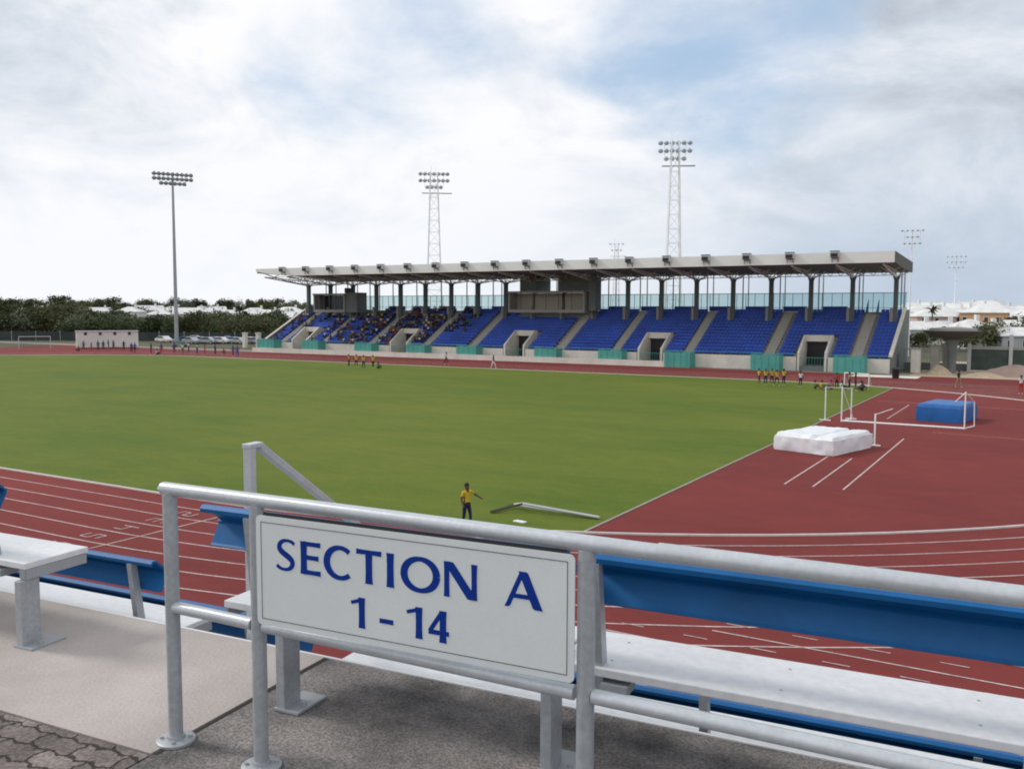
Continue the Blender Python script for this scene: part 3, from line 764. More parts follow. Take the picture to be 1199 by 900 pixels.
m=MB(); m.prism([(112.1,13.05),(112.1,13.85),(126.95,13.35),(126.95,12.38),(120,12.66)],0,RL+6.2,RR-.05)
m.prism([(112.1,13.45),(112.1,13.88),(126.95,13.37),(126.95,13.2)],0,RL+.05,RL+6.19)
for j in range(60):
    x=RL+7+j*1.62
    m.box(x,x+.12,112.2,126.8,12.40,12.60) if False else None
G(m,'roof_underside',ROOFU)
m=MB()   # front fascia, tapered at the left end
m.prism([(RL,14.2),(RR,14.2),(RR,12.92),(RL+8,12.92),(RL+2.5,13.35),(RL,13.75)],1,111.9,112.04); G(m,'fascia',ROOFW)
m=MB(); m.prism([(111.9,14.2),(127,13.63),(127,12.36),(119,12.5),(111.9,12.92)],0,RR+.005,RR+.06); G(m,'end_panel',mat('end_panel_grey',(.12,.12,.115),.8,0,.2,1.2))
m=MB(); m.box(RL+4,RR+.05,127.0,127.1,12.36,13.6); G(m,'rear_fascia',mat('rear_fascia_dark',(.10,.095,.09),.8))
# left end curved frame
m=MB(); pts=[(RL+.4,112.5,13.7),(RL+.6,115.5,12.9),(RL+1.0,118.5,12.3),(RL+1.2,121.5,11.9),(RL+1.3,124.,11.7)]
for a,b in zip(pts,pts[1:]): m.tube(a,b,.10,n=6)
for i,p in enumerate(pts): m.tube(p,(p[0]+(.5 if i%2 else 0),p[1]+.9,13.4),.06,n=5); m.tube(p,(p[0]+5.2,p[1]+.2,p[2]+.15),.05,n=5)
G(m,'end_frame',TRUSS)
# rear posts in pairs
for k in range(NC):
    c=ca(k)
    for yy_ in (127.9,130.6):
        m=MB(); m.tube((c+.0,yy_,0 if yy_>129 else 7),(c+.0,yy_,12.6),.10,n=6); G(m,'rear_post',MASTG)
# roof lights
lm=None
for k in range(1,19):
    c=ca(k)
    if lm is None:
        m=MB(); m.box(-.48,.48,-.6,.1,-.35,.35); m.mi=1; m.box(-.40,.40,-.66,-.602,-.30,.14); m.box(-.52,.52,-.64,.12,.36,.42); m.mi=1
        lm=m.build('roof_light',[LGREY,BLACK],gs); lm.location=Vector((c,111.8,13.95))-GC
        m=MB(); m.tube((-.35,-.2,-.36),(-.35,.1,-.85),.04,n=5); m.tube((.35,-.2,-.36),(.35,.1,-.85),.04,n=5); m.tube((-.35,-.2,-.38),(.35,-.2,-.38),.045,n=5); m.build('bracket',BLACK,lm)
    else: 
        c2=lm.copy(); COL.objects.link(c2); c2.location=Vector((c,111.8,13.95))-GC
        c3=lm.children[0].copy(); COL.objects.link(c3); c3.parent=c2
# press boxes
def pressbox(a,b,z0,z1,right):
    m=MB(); m.box(a,b,120.6,123.2,z1-.28,z1); m.box(a,a+.3,120.8,123.2,z0,z1-.281); m.box(b-.3,b,120.8,123.2,z0,z1-.281)
    m.box(a+.301,b-.301,120.8,121.0,z0,z0+.45)
    bx=G(m,'press_box',STEPC)
    m=MB(); m.box(a+.31,b-.31,123.0,123.1,z0+.1,z1-.3) 
    G(m,'rear_panel',mat('box_interior',(.40,.37,.30),.8) if right else GLASSD,bx)
    m=MB(); n=6
    for j in range(1,n): x=a+(b-a)*j/n; m.box(x-.06,x+.06,120.9,121.0,z0+.451,z1-.282)
    G(m,'window_mullions',GREYC,bx)
pressbox(-72.4,-59.3,7.0,10.25,True)
for q in ((-59.0,-57.9,121.5,123.5,7.3,12.2),(-71.0,-68.2,122,126.8,10.3,12.3),(-64.4,-59.05,122,123.6,10.3,12.3)): m=MB(); m.box(*q); G(m,'plant_room',GREYC)
pressbox(-112.5,-105.3,6.9,10.15,False)
m=MB(); m.box(-105.2,-102.7,121.0,123.6,6.9,10.3); G(m,'plant_room',GREYC)
m=MB(); m.box(-105.9,-105.0,121.5,122.3,10.2,11.1); G(m,'camera_housing',BLACK)
# teal landing panels at the foot of the aisles
for i,(a,full) in enumerate(zip([-20.6,-30.5,-41.9,-51.6,-61.6,-75.,-84.4,-94.8,-106.1,-116.4],[1,1,1,0,0,0,0,0,1,0])):
    w=1.75 if i!=9 else 2.0; z0=.0 if full else .75; z1=1.95 if i<8 else 2.2; y0=112.96 if i>2 else 112.7
    m=MB(); m.box(a-w,a+w,y0,y0+.08,z0,z1); m.box(a+w-.08,a+w,y0+.081,114.85,z0,z1); m.box(a-w,a-w+.08,y0+.081,114.85,z0,z1)
    for j in range(4): x=a-w+2*w*(j+.5)/4; m.box(x-.03,x+.03,y0-.03,y0-.002,z0+.02,z1-.02)
    p=G(m,'landing_panel',TEAL)
    m=MB(); m.tube((a-w,y0+.04,z1+.12),(a+w,y0+.04,z1+.12),.035,n=6); G(m,'handrail',TEAL,p)
m=MB(); x=AL
for v in sorted(voms): m.tube((x,114.93,2.05),(v-1.9,114.93,2.05),.03,n=5); x=v+1.9
m.tube((x,114.93,2.05),(ARR,114.93,2.05),.03,n=5)
x=AL
while x<ARR:
    if not any(abs(x-v)<2 for v in voms): m.tube((x,114.93,1.7),(x,114.93,2.05),.02,n=4)
    x+=1.2
G(m,'front_handrail',TEAL)

# ------------------------------------------------------------------ people
SKIN=mat('dark_skin',(.10,.055,.035),.6); HAIR=mat('black_hair',(.012,.01,.01),.7)
CL={n:mat('cloth_'+n,c,.85,0,.12,6) for n,c in dict(yellow=(.55,.40,.02),white=(.62,.62,.62),red=(.38,.03,.03),blue=(.03,.06,.28),navy=(.012,.02,.055),black=(.02,.02,.022),green=(.03,.16,.06),purple=(.10,.05,.20),grey=(.16,.16,.17),khaki=(.30,.24,.14),pink=(.4,.12,.2)).items()}
SHOE=mat('white_shoes',(.5,.5,.5),.6)
def skin_body(name, J, E, root, lv=1):
    me=bpy.data.meshes.new(name); ks=list(J); me.from_pydata([J[k][:3] for k in ks],[(ks.index(a),ks.index(b)) for a,b in E],[])
    o=bpy.data.objects.new(name,me); COL.objects.link(o)
    sk=o.modifiers.new('s','SKIN'); sk.use_smooth_shade=True
    if not me.skin_vertices: return None
    for i,k in enumerate(ks):
        d=me.skin_vertices[0].data[i]; r=J[k][3]; d.radius=r if isinstance(r,tuple) else (r,r); d.use_root=(k==root)
    ss=o.modifiers.new('u','SUBSURF'); ss.levels=lv; ss.render_levels=lv
    dg=bpy.context.evaluated_depsgraph_get(); me2=bpy.data.meshes.new_from_object(o.evaluated_get(dg))
    bpy.data.objects.remove(o); return me2
def pose(kind):
    """joints for a 1.7 m figure facing -y; returns J,E and cloth heights"""
    J={}; 
    if kind in('stand','walk','throw','stride'):
        hz=.93
        J['pel']=(0,0,hz,(.155,.11)); J['spine']=(0,.0,1.12,(.135,.10)); J['chest']=(0,0,1.30,(.165,.115)); J['neck']=(0,-.005,1.45,.055); J['head']=(0,-.02,1.57,(.085,.10)); J['crown']=(0,-.015,1.66,(.07,.08))
        for s,n in ((-1,'l'),(1,'r')):
            fy={'stand':0,'walk':-.22*s,'throw':-.1*s,'stride':-.30*s}[kind]
            J['hip'+n]=(.095*s,0,.86,.095); J['knee'+n]=(.11*s,fy*.6-.03,.48,.062); J['ank'+n]=(.12*s,fy+.03,.09,.042); J['toe'+n]=(.13*s,fy-.11,.045,.036)
            J['sh'+n]=(.185*s,0,1.39,.056); 
            if kind=='throw' and s>0: J['elb'+n]=(.36*s,-.12,1.22,.042); J['wri'+n]=(.44*s,-.32,1.12,.032)
            elif kind=='stride': J['elb'+n]=(.27*s,.14*s,1.16,.042); J['wri'+n]=(.27*s,.10*s-.16,1.02,.032)
            else: J['elb'+n]=(.26*s,.05-fy*.4,1.12,.042); J['wri'+n]=(.27*s,-.06-fy*.5,.90,.032)
            J['han'+n]=tuple(J['wri'+n][i]+(J['wri'+n][i]-J['elb'+n][i])*.33 for i in range(3))+(.034,)
    elif kind=='sit':      # seat at z=.43 of origin
        J['pel']=(0,.08,.50,(.16,.12)); J['spine']=(0,.06,.70,(.135,.10)); J['chest']=(0,.04,.88,(.165,.115)); J['neck']=(0,.0,1.03,.055); J['head']=(0,-.03,1.15,(.085,.10)); J['crown']=(0,-.02,1.24,(.07,.08))
        for s,n in ((-1,'l'),(1,'r')):
            J['hip'+n]=(.10*s,.02,.50,.095); J['knee'+n]=(.13*s,-.40,.50,.066); J['ank'+n]=(.13*s,-.42,.09,.042); J['toe'+n]=(.14*s,-.55,.045,.036)
            J['sh'+n]=(.185*s,.03,.97,.056); J['elb'+n]=(.25*s,-.06,.70,.042); J['wri'+n]=(.14*s,-.28,.60,.032); J['han'+n]=(.08*s,-.36,.60,.034)
    else:                  # sitting on the ground, knees up
        J['pel']=(0,.10,.13,(.16,.12)); J['spine']=(0,.10,.33,(.135,.10)); J['chest']=(0,.06,.52,(.165,.115)); J['neck']=(0,.02,.67,.055); J['head']=(0,-.02,.79,(.085,.10)); J['crown']=(0,-.01,.88,(.07,.08))
        for s,n in ((-1,'l'),(1,'r')):
            J['hip'+n]=(.10*s,.04,.12,.095); J['knee'+n]=(.16*s,-.32,.40,.064); J['ank'+n]=(.13*s,-.55,.08,.042); J['toe'+n]=(.14*s,-.68,.045,.036)
            J['sh'+n]=(.185*s,.05,.61,.056); J['elb'+n]=(.28*s,-.10,.42,.042); J['wri'+n]=(.18*s,-.30,.42,.032); J['han'+n]=(.13*s,-.37,.42,.034)
    E=[('pel','spine'),('spine','chest'),('chest','neck'),('neck','head'),('head','crown')]
    for n in 'lr': E+=[('pel','hip'+n),('hip'+n,'knee'+n),('knee'+n,'ank'+n),('ank'+n,'toe'+n),('chest','sh'+n),('sh'+n,'elb'+n),('elb'+n,'wri'+n),('wri'+n,'han'+n)]
    return J,E
PB={}
def body_mesh(kind, lv=1):
    if (kind,lv) in PB: return PB[kind,lv]
    J,E=pose(kind); me=skin_body('person',J,E,'pel',lv)
    # region per face by nearest bone
    reg=[]
    bone=[(a,b) for a,b in E]
    def region(p):
        best=(9,None)
        for a,b in bone:
            A=Vector(J[a][:3]);B=Vector(J[b][:3]); d=B-A; t=max(0,min(1,(p-A).dot(d)/max(d.length_squared,1e-6))); q=(p-(A+d*t)).length
            if q<best[0]: best=(q,(a,b,t))
        a,b,t=best[1]
        if b in('head','crown') : return 0
        if b=='neck': return 1 if t<.45 else 0
        if a=='pel' and b=='spine': return 1 if t>.3 else 2
        if b in('spine','chest') or b[:2]=='sh': return 1
        if b[:3]=='elb': return 1 if t<.6 else 0
        if b[:3] in('wri','han'): return 0
        if b[:3]=='hip': return 2
        if b[:4]=='knee': return 2
        if b[:3]=='ank': return 4 if t>.05 else 2
        if b[:3]=='toe': return 3
        return 0
    for p in me.polygons: reg.append(region(p.center))
    PB[kind,lv]=(me,reg,J); return PB[kind,lv]
def hairm(J,me):
    h=Vector(J['head'][:3]); c=Vector(J['crown'][:3])
    m=MB(); n=12; k=6; vs=[];rad=.098
    cen=(h+c)/2+Vector((0,.015,.0))
    for j in range(k+1):
        ph=math.pi/2*(1-j/k*1.15)
        for i in range(n):
            a=2*math.pi*i/n; rr=1.
            z=math.sin(ph)*.115; 
            if math.sin(a)<-.3 and z<.02: z=.02
            m_=math.cos(ph)
            vs.append(cen+Vector((math.cos(a)*m_*.097,math.sin(a)*m_*.112,z)))
    m.add(vs,[(j*n+i,j*n+(i+1)%n,(j+1)*n+(i+1)%n,(j+1)*n+i) for j in range(k) for i in range(n)]+[tuple(range(n))])
    return m
PM={}
def person(kind, top, bot, loc, rz, label, group=None, h=1.7, long=True, lv=1, hair=True):
    key=(kind,top,bot,long,lv)
    if key not in PM:
        me,reg,J=body_mesh(kind,lv); me=me.copy(); me.name='person'
        me.materials.clear()
        for q in (SKIN,CL[top],CL[bot],SHOE,CL[bot] if long else SKIN): me.materials.append(q)
        me.polygons.foreach_set('material_index',reg); me.polygons.foreach_set('use_smooth',[True]*len(reg))
        PM[key]=me
    o=bpy.data.objects.new('person',PM[key]); COL.objects.link(o); o.location=loc; o.rotation_euler=(0,0,rz); s=h/1.7; o.scale=(s,s,s)
    tag(o,label,'person',group)
    if hair:
        hk=('hair',kind)
        if hk not in PM: hh=hairm(body_mesh(kind,lv)[2],None).build('hair',HAIR,smooth=True); PM[hk]=hh.data; hh.parent=o
        else: hh=bpy.data.objects.new('hair',PM[hk]); COL.objects.link(hh); hh.parent=o
    return o

# the boy near the camera
kid=person('throw','yellow','navy',(-16.5,24.9,.012),R(75),'boy in yellow shirt and dark trousers standing on near grass beside the track kerb',h=1.5,lv=2)
# yellow group etc
def px_ground(a,b): return (a,b,.012)
far=[(-76.9,88.9,'yellow','black','stand'),(-76.1,89.4,'yellow','black','walk'),(-73.9,88.2,'yellow','navy','throw'),(-73.2,89.2,'yellow','black','stride'),(-71.8,88.5,'green','black','sit_g')]
lab_far=['first pupil in yellow of the small group on the far grass','second pupil in yellow walking in the small far group','third pupil in yellow and navy in the small far group','fourth pupil in yellow at the right of the small far group','pupil in green sitting on grass beside the small far group']
for (a,b,t_,b_,k),l in zip(far,lab_far): person(k,t_,b_,(a,b,.012),random.uniform(0,6),l,'pupils in yellow on the far grass',h=1.65,long=k!='walk')
person('walk','white','black',(-69.9,100.5,.01),R(90),'person in white shirt walking on far track before the tunnel','people on the far straight')
person('stride','red','white',(-60.2,96.9,.01),R(95),'runner in red top jogging along far edge of the grass','people on the far straight')
RG='pupils grouped by the right corner of the grass'
rg=[(-25.1,90.9,'yellow','black','walk','leftmost pupil in yellow at the corner of the grass'),(-24.2,90.0,'yellow','navy','stand','pupil in yellow and navy second in the corner group'),
    (-23.8,90.8,'yellow','black','throw','pupil in yellow walking third in the corner group'),(-23.0,89.6,'yellow','navy','stride','pupil in yellow and navy fourth in the corner group'),
    (-22.6,90.7,'yellow','black','stand','pupil in yellow with black trousers, right of the corner group'),(-20.7,89.5,'white','navy','stand','pupil in white and navy standing alone beside yellow group'),
    (-19.0,88.0,'khaki','black','ground','pupil in khaki sitting on the grass'),(-18.3,87.6,'yellow','grey','ground','pupil in yellow sitting on the grass'),
    (-17.6,88.3,'pink','black','ground','pupil in pink sitting on the grass'),(-17.2,88.8,'red','black','stand','pupil in dark red standing over the seated ones'),
    (-16.6,88.2,'white','black','ground','pupil in white sitting on the grass'),(-16.2,89.4,'khaki','navy','throw','pupil in khaki top standing near the small goal'),
    (-15.5,88.6,'black','navy','stand','pupil in black top standing near the small goal'),(-15.1,89.2,'white','grey','ground','pupil in white and grey sitting near the small goal'),
    (-14.8,88.0,'navy','black','ground','pupil in navy sitting at the grass corner')]
for a,b,t_,b_,k,l in rg: person(k,t_,b_,(a,b,.012),random.uniform(0,6.28),l,RG,h=random.uniform(1.55,1.7),long=random.random()<.5)
person('walk','black','khaki',(-7.6,97.5,.01),R(60),'person in black walking on the red apron beyond the blue mat')
person('stand','white','red',(-2.2,92.5,.01),R(10),'person in white and red standing at right edge of photo')
# people at the far left end
LG='people scattered at the far left end of the track'
cols=['black','navy','blue','purple','red','white','grey','green']
def at(px,py):   # ground point seen at an image position, used once to place the far figures
    d=fw+rt2*((px-599.5)/1065)-up2*((py-450)/1065); t=-7.2/d.z; return (d.x*t,d.y*t,0.)
lw=[(92,410,'navy','black','sit'),(98,409,'grey','black','stand'),(107,412,'black','red','stand'),(115,409,'blue','black','stand'),(121,409,'black','black','stand'),(127,408,'navy','grey','stand'),(133,408,'grey','black','stand'),
    (145,409,'black','navy','stand'),(154,412,'blue','navy','stand'),(158,412,'purple','black','walk'),(177,413,'black','purple','stand'),(184,414,'white','black','ground'),(189,413,'purple','red','walk'),(204,412,'purple','navy','stand'),
    (214,413,'white','green','stand'),(221,411,'white','black','stand'),(231,413,'white','blue','stand'),(240,415,'red','red','stand'),(252,414,'black','black','stand'),(262,413,'red','grey','ground'),(273,416,'blue','purple','walk'),(278,416,'purple','blue','stand')]
for i,(px,py,t_,b_,k) in enumerate(lw):
    x,y,_=at(px,py); x,y=x*.97,y*.97
    z=.012
    person('ground' if k=='sit' else k,t_,b_,(x,y,z),random.uniform(0,6),f'distant figure in {t_} top and {b_} trousers near far left end of track',LG,h=1.75)
# spectators on the stand
SG='spectators seated in the left part of the grandstand'
random.seed(21)
left=[s for s in spots if s[0]<-79 and s not in ns]
def dens(x,i):
    if x<-118: return 0
    d=.0
    if x<-100: d=.20+.16*(i>8)
    elif x<-84: d=.46
    elif x<-79: d=.34*(i>4)
    return d*(1.25-.04*abs(i-7))
cnt=0
tops=['black','navy','white','grey','green','black','navy','purple','khaki','grey','white','navy','black','red','yellow','grey']
random.shuffle(left)
used=set()
for (x,y,z,i) in left:
    if cnt>=285: break
    if random.random()<dens(x,i) and (round(x*2),i) not in used:
        used.add((round(x*2),i)); t_=random.choice(tops); b_=random.choice(['black','navy','grey'])
        person('sit',t_,b_,(x,y+.17,z+.03),random.uniform(-.25,.25),f'spectator in {t_} top and {b_} trousers sitting among blue seats in left part of stand',SG,hair=False); cnt+=1

# ------------------------------------------------------------------ field furniture
def mat_block(name,label,cx,cy,w,d,h,rz,material,seam=True):
    o=thing(name,label,'landing mat',(cx,cy,0),rz)
    nx,ny=26,26; vs=[]; 
    def zt(u,v):
        e=min(u,1-u,v,1-v); r=.0
        zz_=h*(1-.35*max(0,(.06-e)/.06)**2)+ (.07*noise.noise(Vector((u*4,v*4,cx)))+.045*noise.noise(Vector((u*11,v*11,cx))))*(1. if seam else .25)
        if seam and abs(u-.68)<.04: zz_-=.13
        return zz_
    top=[[( (-w/2+w*i/nx), (-d/2+d*j/ny), zt(i/nx,j/ny)) for i in range(nx+1)] for j in range(ny+1)]
    m=MB()
    for j in range(ny+1): vs+=top[j]
    fs=[(j*(nx+1)+i,j*(nx+1)+i+1,(j+1)*(nx+1)+i+1,(j+1)*(nx+1)+i) for j in range(ny) for i in range(nx)]
    ring=[top[0][i] for i in range(nx)]+[top[j][nx] for j in range(ny)]+[top[ny][i] for i in range(nx,0,-1)]+[top[j][0] for j in range(ny,0,-1)]
    m.add(vs,fs)
    n=len(ring); lays=[1.0,.8,.6,.4,.2,.02]; vv=[]
    for li,l in enumerate(lays):
        for q,p in enumerate(ring):
            bul=1+(.012*math.sin(l*math.pi))+(.035*noise.noise(Vector((p[0]*2.6,p[1]*2.6,l*3)))+.015*noise.noise(Vector((p[0]*7,p[1]*7,l*3))))*(li>0)*(1 if seam else .25)
            if li==0: vv.append(p)
            else: vv.append((p[0]*bul*(1.0),p[1]*bul,h*l))
    m.add(vv,[(a*n+i,a*n+(i+1)%n,(a+1)*n+(i+1)%n,(a+1)*n+i) for a in range(len(lays)-1) for i in range(n)])
    m.build('cover',material,o,smooth=True)
    m=MB(); m.box(-w/2+.05,w/2-.05,-d/2+.05,d/2-.05,.0,.09); m.build('base_frame',ALUD,o)
    return o
mat_block('landing_mat','large landing mat under a rumpled white cover on the red surface',-10.2,49.6,3.3,4.4,.95,R(-15),TARP)
mat_block('landing_mat','blue landing mat standing on the red surface beyond the white frame',-5.9,67.6,2.8,3.9,1.2,R(-10),BMAT,False)

g1=thing('soccer_goal','white goal frame with two uprights joined by a thick ground bar near mats','goal',(-8.1,62.6,0))
m=MB(); m.tube((-3.66,0,.06),(3.66,-.1,.06),.065,n=10); m.build('ground_bar',TRUSS,g1,smooth=True)
m=MB(); m.tube((3.66,-.1,.0),(3.66,-.1,2.35),.045,n=10); m.build('upright',TRUSS,g1,smooth=True)
m=MB(); m.tube((-3.66,0,.0),(-3.66,0,2.35),.045,n=10); m.build('upright',TRUSS,g1,smooth=True)
m=MB(); m.tube((3.66,-.1,2.3),(3.1,-.1,1.7),.03); m.tube((3.66,-.1,.06),(4.1,1.6,.06),.04); m.tube((4.1,1.6,.06),(4.05,1.6,1.6),.03); m.tube((4.05,1.6,1.6),(3.66,-.1,2.3),.025); m.build('side_frame',TRUSS,g1)
m=MB(); m.tube((-3.66,0,.06),(-3.2,1.6,.06),.04); m.tube((-3.66,0,2.3),(-3.2,1.6,.06),.025); m.build('side_frame',TRUSS,g1)
g2=thing('jump_stand','pair of slim white high jump posts with a cross bar beside the white mat','jump stand',(-12.6,62.2,0))
for dx,dy,hh in ((-.25,.6,2.25),(1.1,2.3,2.1)):
    m=MB(); m.tube((dx,dy,0),(dx,dy,hh),.04,n=8); m.build('upright',TRUSS,g2)
m=MB(); m.tube((-.25,.6,2.22),(1.1,2.3,2.08),.022,n=6); m.build('cross_bar',TRUSS,g2)
for dx,dy in ((-.25,.6),(1.1,2.3)):
    m=MB(); m.box(dx-.35,dx+.35,dy-.08,dy+.08,0,.06); m.build('foot',TRUSS,g2)
g3=thing('jump_upright','single white upright at the near right corner of the white mat','jump upright',(-8.05,52.2,0))
m=MB(); m.tube((0,0,.05),(0,0,1.75),.045,n=8); m.build('upright',TRUSS,g3)
m=MB(); m.box(-.3,.3,-.1,.1,0,.05); m.tube((0,0,1.7),(.7,1.2,1.95),.02,n=5); m.build('foot',TRUSS,g3)
g4=thing('small_goal','small white training goal standing near the grass corner','goal',(-16.4,94.2,0),R(-20))
m=MB(); m.tube((1.3,0,0),(1.3,0,1.25),.05); m.tube((-1.3,0,0),(-1.3,0,1.25),.05); m.tube((-1.3,0,1.22),(1.3,0,1.22),.05); m.build('frame',TRUSS,g4)
m=MB(); m.tube((1.3,0,1.2),(.9,1.2,.05),.03); m.tube((-1.3,0,1.2),(-1.7,1.2,.05),.03); m.tube((.9,1.2,.05),(-1.7,1.2,.05),.03); m.build('rear_frame',TRUSS,g4)
g5=thing('lying_goal','light goal frame lying flat on the near grass beside boy','goal',(-15.2,27.9,0.012))
m=MB(); m.tube((-1.5,.45,.12),(1.95,.45,.06),.05); m.tube((-.9,.05,.30),(1.95,.38,.08),.05); m.tube((-1.5,.45,.12),(-.9,.05,.30),.05); m.build('frame',LGREY,g5)
m=MB(); m.tube((-1.5,.45,.12),(-1.75,-.75,.06),.05); m.tube((-.9,.05,.30),(-1.75,-.75,.06),.04); m.build('dark_end',mat('dark_olive',(.07,.07,.05),.8),g5)
m=MB(); m.prism([(-.22,-.08),(.22,-.13),(.26,.07),(-.16,.12)],2,.0,.05); 
o=m.build('marker_board',TARP,bevel=.01); o.location=(-15.4,26.5,.012); tag(o,'small flat white marker lying on the grass near the kerb','marker')
bn=thing('litter_bin','black bin standing on pale slab at the right end of the stand','bin',(-14.6,107.2,0))
m=MB(); m.lathe([(.30,.06),(.36,.1),(.42,.95),(.45,1.0)],n=14); m.build('body',BLACK,bn,smooth=True)
m=MB(); m.lathe([(.46,1.0),(.46,1.06),(.3,1.2),(.05,1.24)],n=14); m.build('lid',BLACK,bn,smooth=True)
tag(MB().box(-19.5,-12.5,107.9,111.3,0,.05).build('pale_slab',CREAM),kind='structure')

# ------------------------------------------------------------------ floodlights
def lamp_mesh():
    m=MB(); m.lathe([(.12,.18),(.20,.12),(.34,-.16),(.36,-.2)],n=10); return m
def floodmast(name,label,x,y,h,w,rows,face,material,r0=.35,lattice=0,lamp_s=1.,rowgap=1.5,group=None):
    o=thing(name,label,'floodlight',(x,y,hgt(x,y)),face,group)
    if not lattice:
        m=MB(); m.tube((0,0,0),(0,0,h-.3),r0,r0*.5,n=12); m.build('mast',material,o,smooth=True)
    else:
        m=MB(); r=lattice
        legs=[(-r,-r),(r,-r),(r,r),(-r,r)]; n=14; top=.42
        def P(i,f): q=1-(1-top)*f; return (legs[i%4][0]*q,legs[i%4][1]*q,h*f)
        for i in range(4): m.tube(P(i,0),P(i,1),.24,.19,n=5)
        for k in range(n):
            for i in range(4):
                m.tube(P(i,k/n),P(i+1,k/n),.06,n=4); a,b=(i,i+1) if k%2 else (i+1,i); m.tube(P(a,k/n),P(b,(k+1)/n),.055,n=4)
        m.build('mast',material,o)
    m=MB(); z=h
    for j,nl in enumerate(rows):
        ww=w*nl/max(rows); m.tube((-ww/2,-.2,z-j*rowgap),(ww/2,-.2,z-j*rowgap),.07,n=5)
    m.tube((-w*.3,-.1,h),(-w*.3,-.1,h-rowgap*(len(rows)-1)),.05,n=5); m.tube((w*.3,-.1,h),(w*.3,-.1,h-rowgap*(len(rows)-1)),.05,n=5)
    if lattice:
        m.box(-w/2+1,w/2+.6,-.8,.8,h-rowgap*len(rows),h-rowgap*len(rows)+.12)
        m.tube((-.8,0,h),(-.8,0,h+2.2),.07,n=5); m.tube((.5,0,h),(.5,0,h+1.6),.05,n=5)
    m.build('crossarms',material,o)
    l0=None
    for j,nl in enumerate(rows):
        ww=w*nl/max(rows)
        for i in range(nl):
            xx=-ww/2+ww*(i+.5)/nl
            if l0 is None:
                lm_=lamp_mesh(); lm_.v=[Vector((v.x,-v.z,v.y))*lamp_s*1.35 for v in lm_.v]; l0=lm_.build('lamp',LAMPM,o,smooth=True); l0.location=(xx,-.35,z-j*rowgap); l0.rotation_euler=(R(-25),0,0)
            else:
                c=l0.copy(); COL.objects.link(c); c.location=(xx,-.35,z-j*rowgap)
    return o
LAMPM=mat('lamp_housing',(.26,.28,.30),.5)
LAMPP=mat('lamp_housing_pale',(.48,.50,.52),.5)
floodmast('floodlight_mast','tall slim grey floodlight mast on the left behind the field',-160.0,130.0,35.6,8.2,[9,9,6],R(58),MASTG,.43,lamp_s=1.,rowgap=.95)
LAMPM=LAMPP
floodmast('floodlight_tower','pale lattice floodlight tower behind left half of the grandstand',-148.2,207.4,44.5,8.6,[7,7,4],R(35),PALESTEEL,lattice=2.3,rowgap=1.8,lamp_s=1.25)
floodmast('floodlight_tower','white lattice floodlight tower rising highest behind right half of grandstand roof',-76.8,203.,46.,8.0,[6,6,4],R(25),PALESTEEL,lattice=2.0,rowgap=1.8,lamp_s=1.25)
floodmast('floodlight_tower','small distant white floodlight head just above the grandstand roof',-158.3,352.2,33.,7.,[4,3],R(25),PALESTEEL,lattice=1.6,rowgap=2.6,lamp_s=.8)
floodmast('floodlight_mast','white floodlight mast rising beside the right end of the grandstand',-20.6,164.2,20.8,3.9,[5,3,4],R(8),PALESTEEL,.16,lamp_s=.42,rowgap=1.05)
floodmast('floodlight_mast','white floodlight mast standing alone right of the grandstand over the houses',-23.6,279.,21.3,5.6,[5,5,4],R(8),PALESTEEL,.2,lamp_s=.55,rowgap=1.5)

# ------------------------------------------------------------------ right background: fence, dish, gate posts, sand heaps
def rb(px,py,Z):  # point on flat ground for a bearing and distance
    d=fw+rt2*((px-599.5)/1065); t=Z; p=d*t; return p.x,p.y
ds=thing('cauldron_monument','shallow dark rimmed bowl on a tapering stem beside the white fence','monument',(-10.3,121.4,0))
m=MB(); m.lathe([(.5,0),(.45,1.5),(.55,3.2),(.9,4.0)],n=12); m.build('stem',GREYC,ds,smooth=True)
m=MB(); m.lathe([(.6,3.95),(2.0,4.25),(3.1,4.85),(3.3,5.05),(3.1,5.1),(1.5,4.6),(.2,4.45)],n=28); m.build('bowl',mat('bowl_dark',(.09,.085,.08),.7),ds,smooth=True)
m=MB(); m.lathe([(.1,4.5),(2.7,4.98),(2.6,5.35),(.9,5.5),(.1,5.52)],n=28); m.build('bowl_lining',STEPC,ds,smooth=True)
for i,(x,y,hh,w) in enumerate(((-14.0,119.0,3.0,.5),(-12.1,121.0,3.1,.45),(-11.2,124.0,3.3,.35))):
    t_=thing('gate_pillar',['cream gate pillar nearest the end of the grandstand','pale gate pillar just left of the bowl stem','slim grey gate pillar behind the bowl stem'][i],'pillar',(x,y,0),0,'pale pillars of the entrance')
    m=MB(); m.box(-w,w,-w,w,0,hh-.15); m.build('shaft',CREAM if i==0 else STEPC,t_); m=MB(); m.box(-w-.08,w+.08,-w-.08,w+.08,hh-.15,hh); m.build('cap',STEPC,t_)
wl=thing('boundary_wall','grey wall with railings between the pillars at the stand end','wall',(-13,126,0))
m=MB(); m.box(-4.5,4.2,-.15,.15,0,.9); m.build('wall',GREYC,wl)
m=MB(); m.box(-4.5,4.2,-.1,.1,2.5,2.7)
for j in range(30): m.box(-4.4+.29*j,-4.36+.29*j,-.02,.02,.9,2.5)
m.build('railing',ALUD,wl)
fn=thing('boundary_fence','white post and rail fence with dark mesh in front of the houses','fence',(8,127,0),R(6))
m=MB(); m.box(-17,40,-.10,.10,2.75,3.1); m.build('rail',STEPC,fn)
m=MB(); m.box(-17,40,-.02,.02,.2,2.75); m.build('mesh_panel',mat('green_mesh',(.06,.085,.075),.8,0,.25,.8),fn)
for j in range(13):
    m=MB(); m.box(-17+4.5*j,-16.6+4.5*j,-.2,.2,0,4.6 if j%2 else 3.4); m.build('post',LGREY,fn)
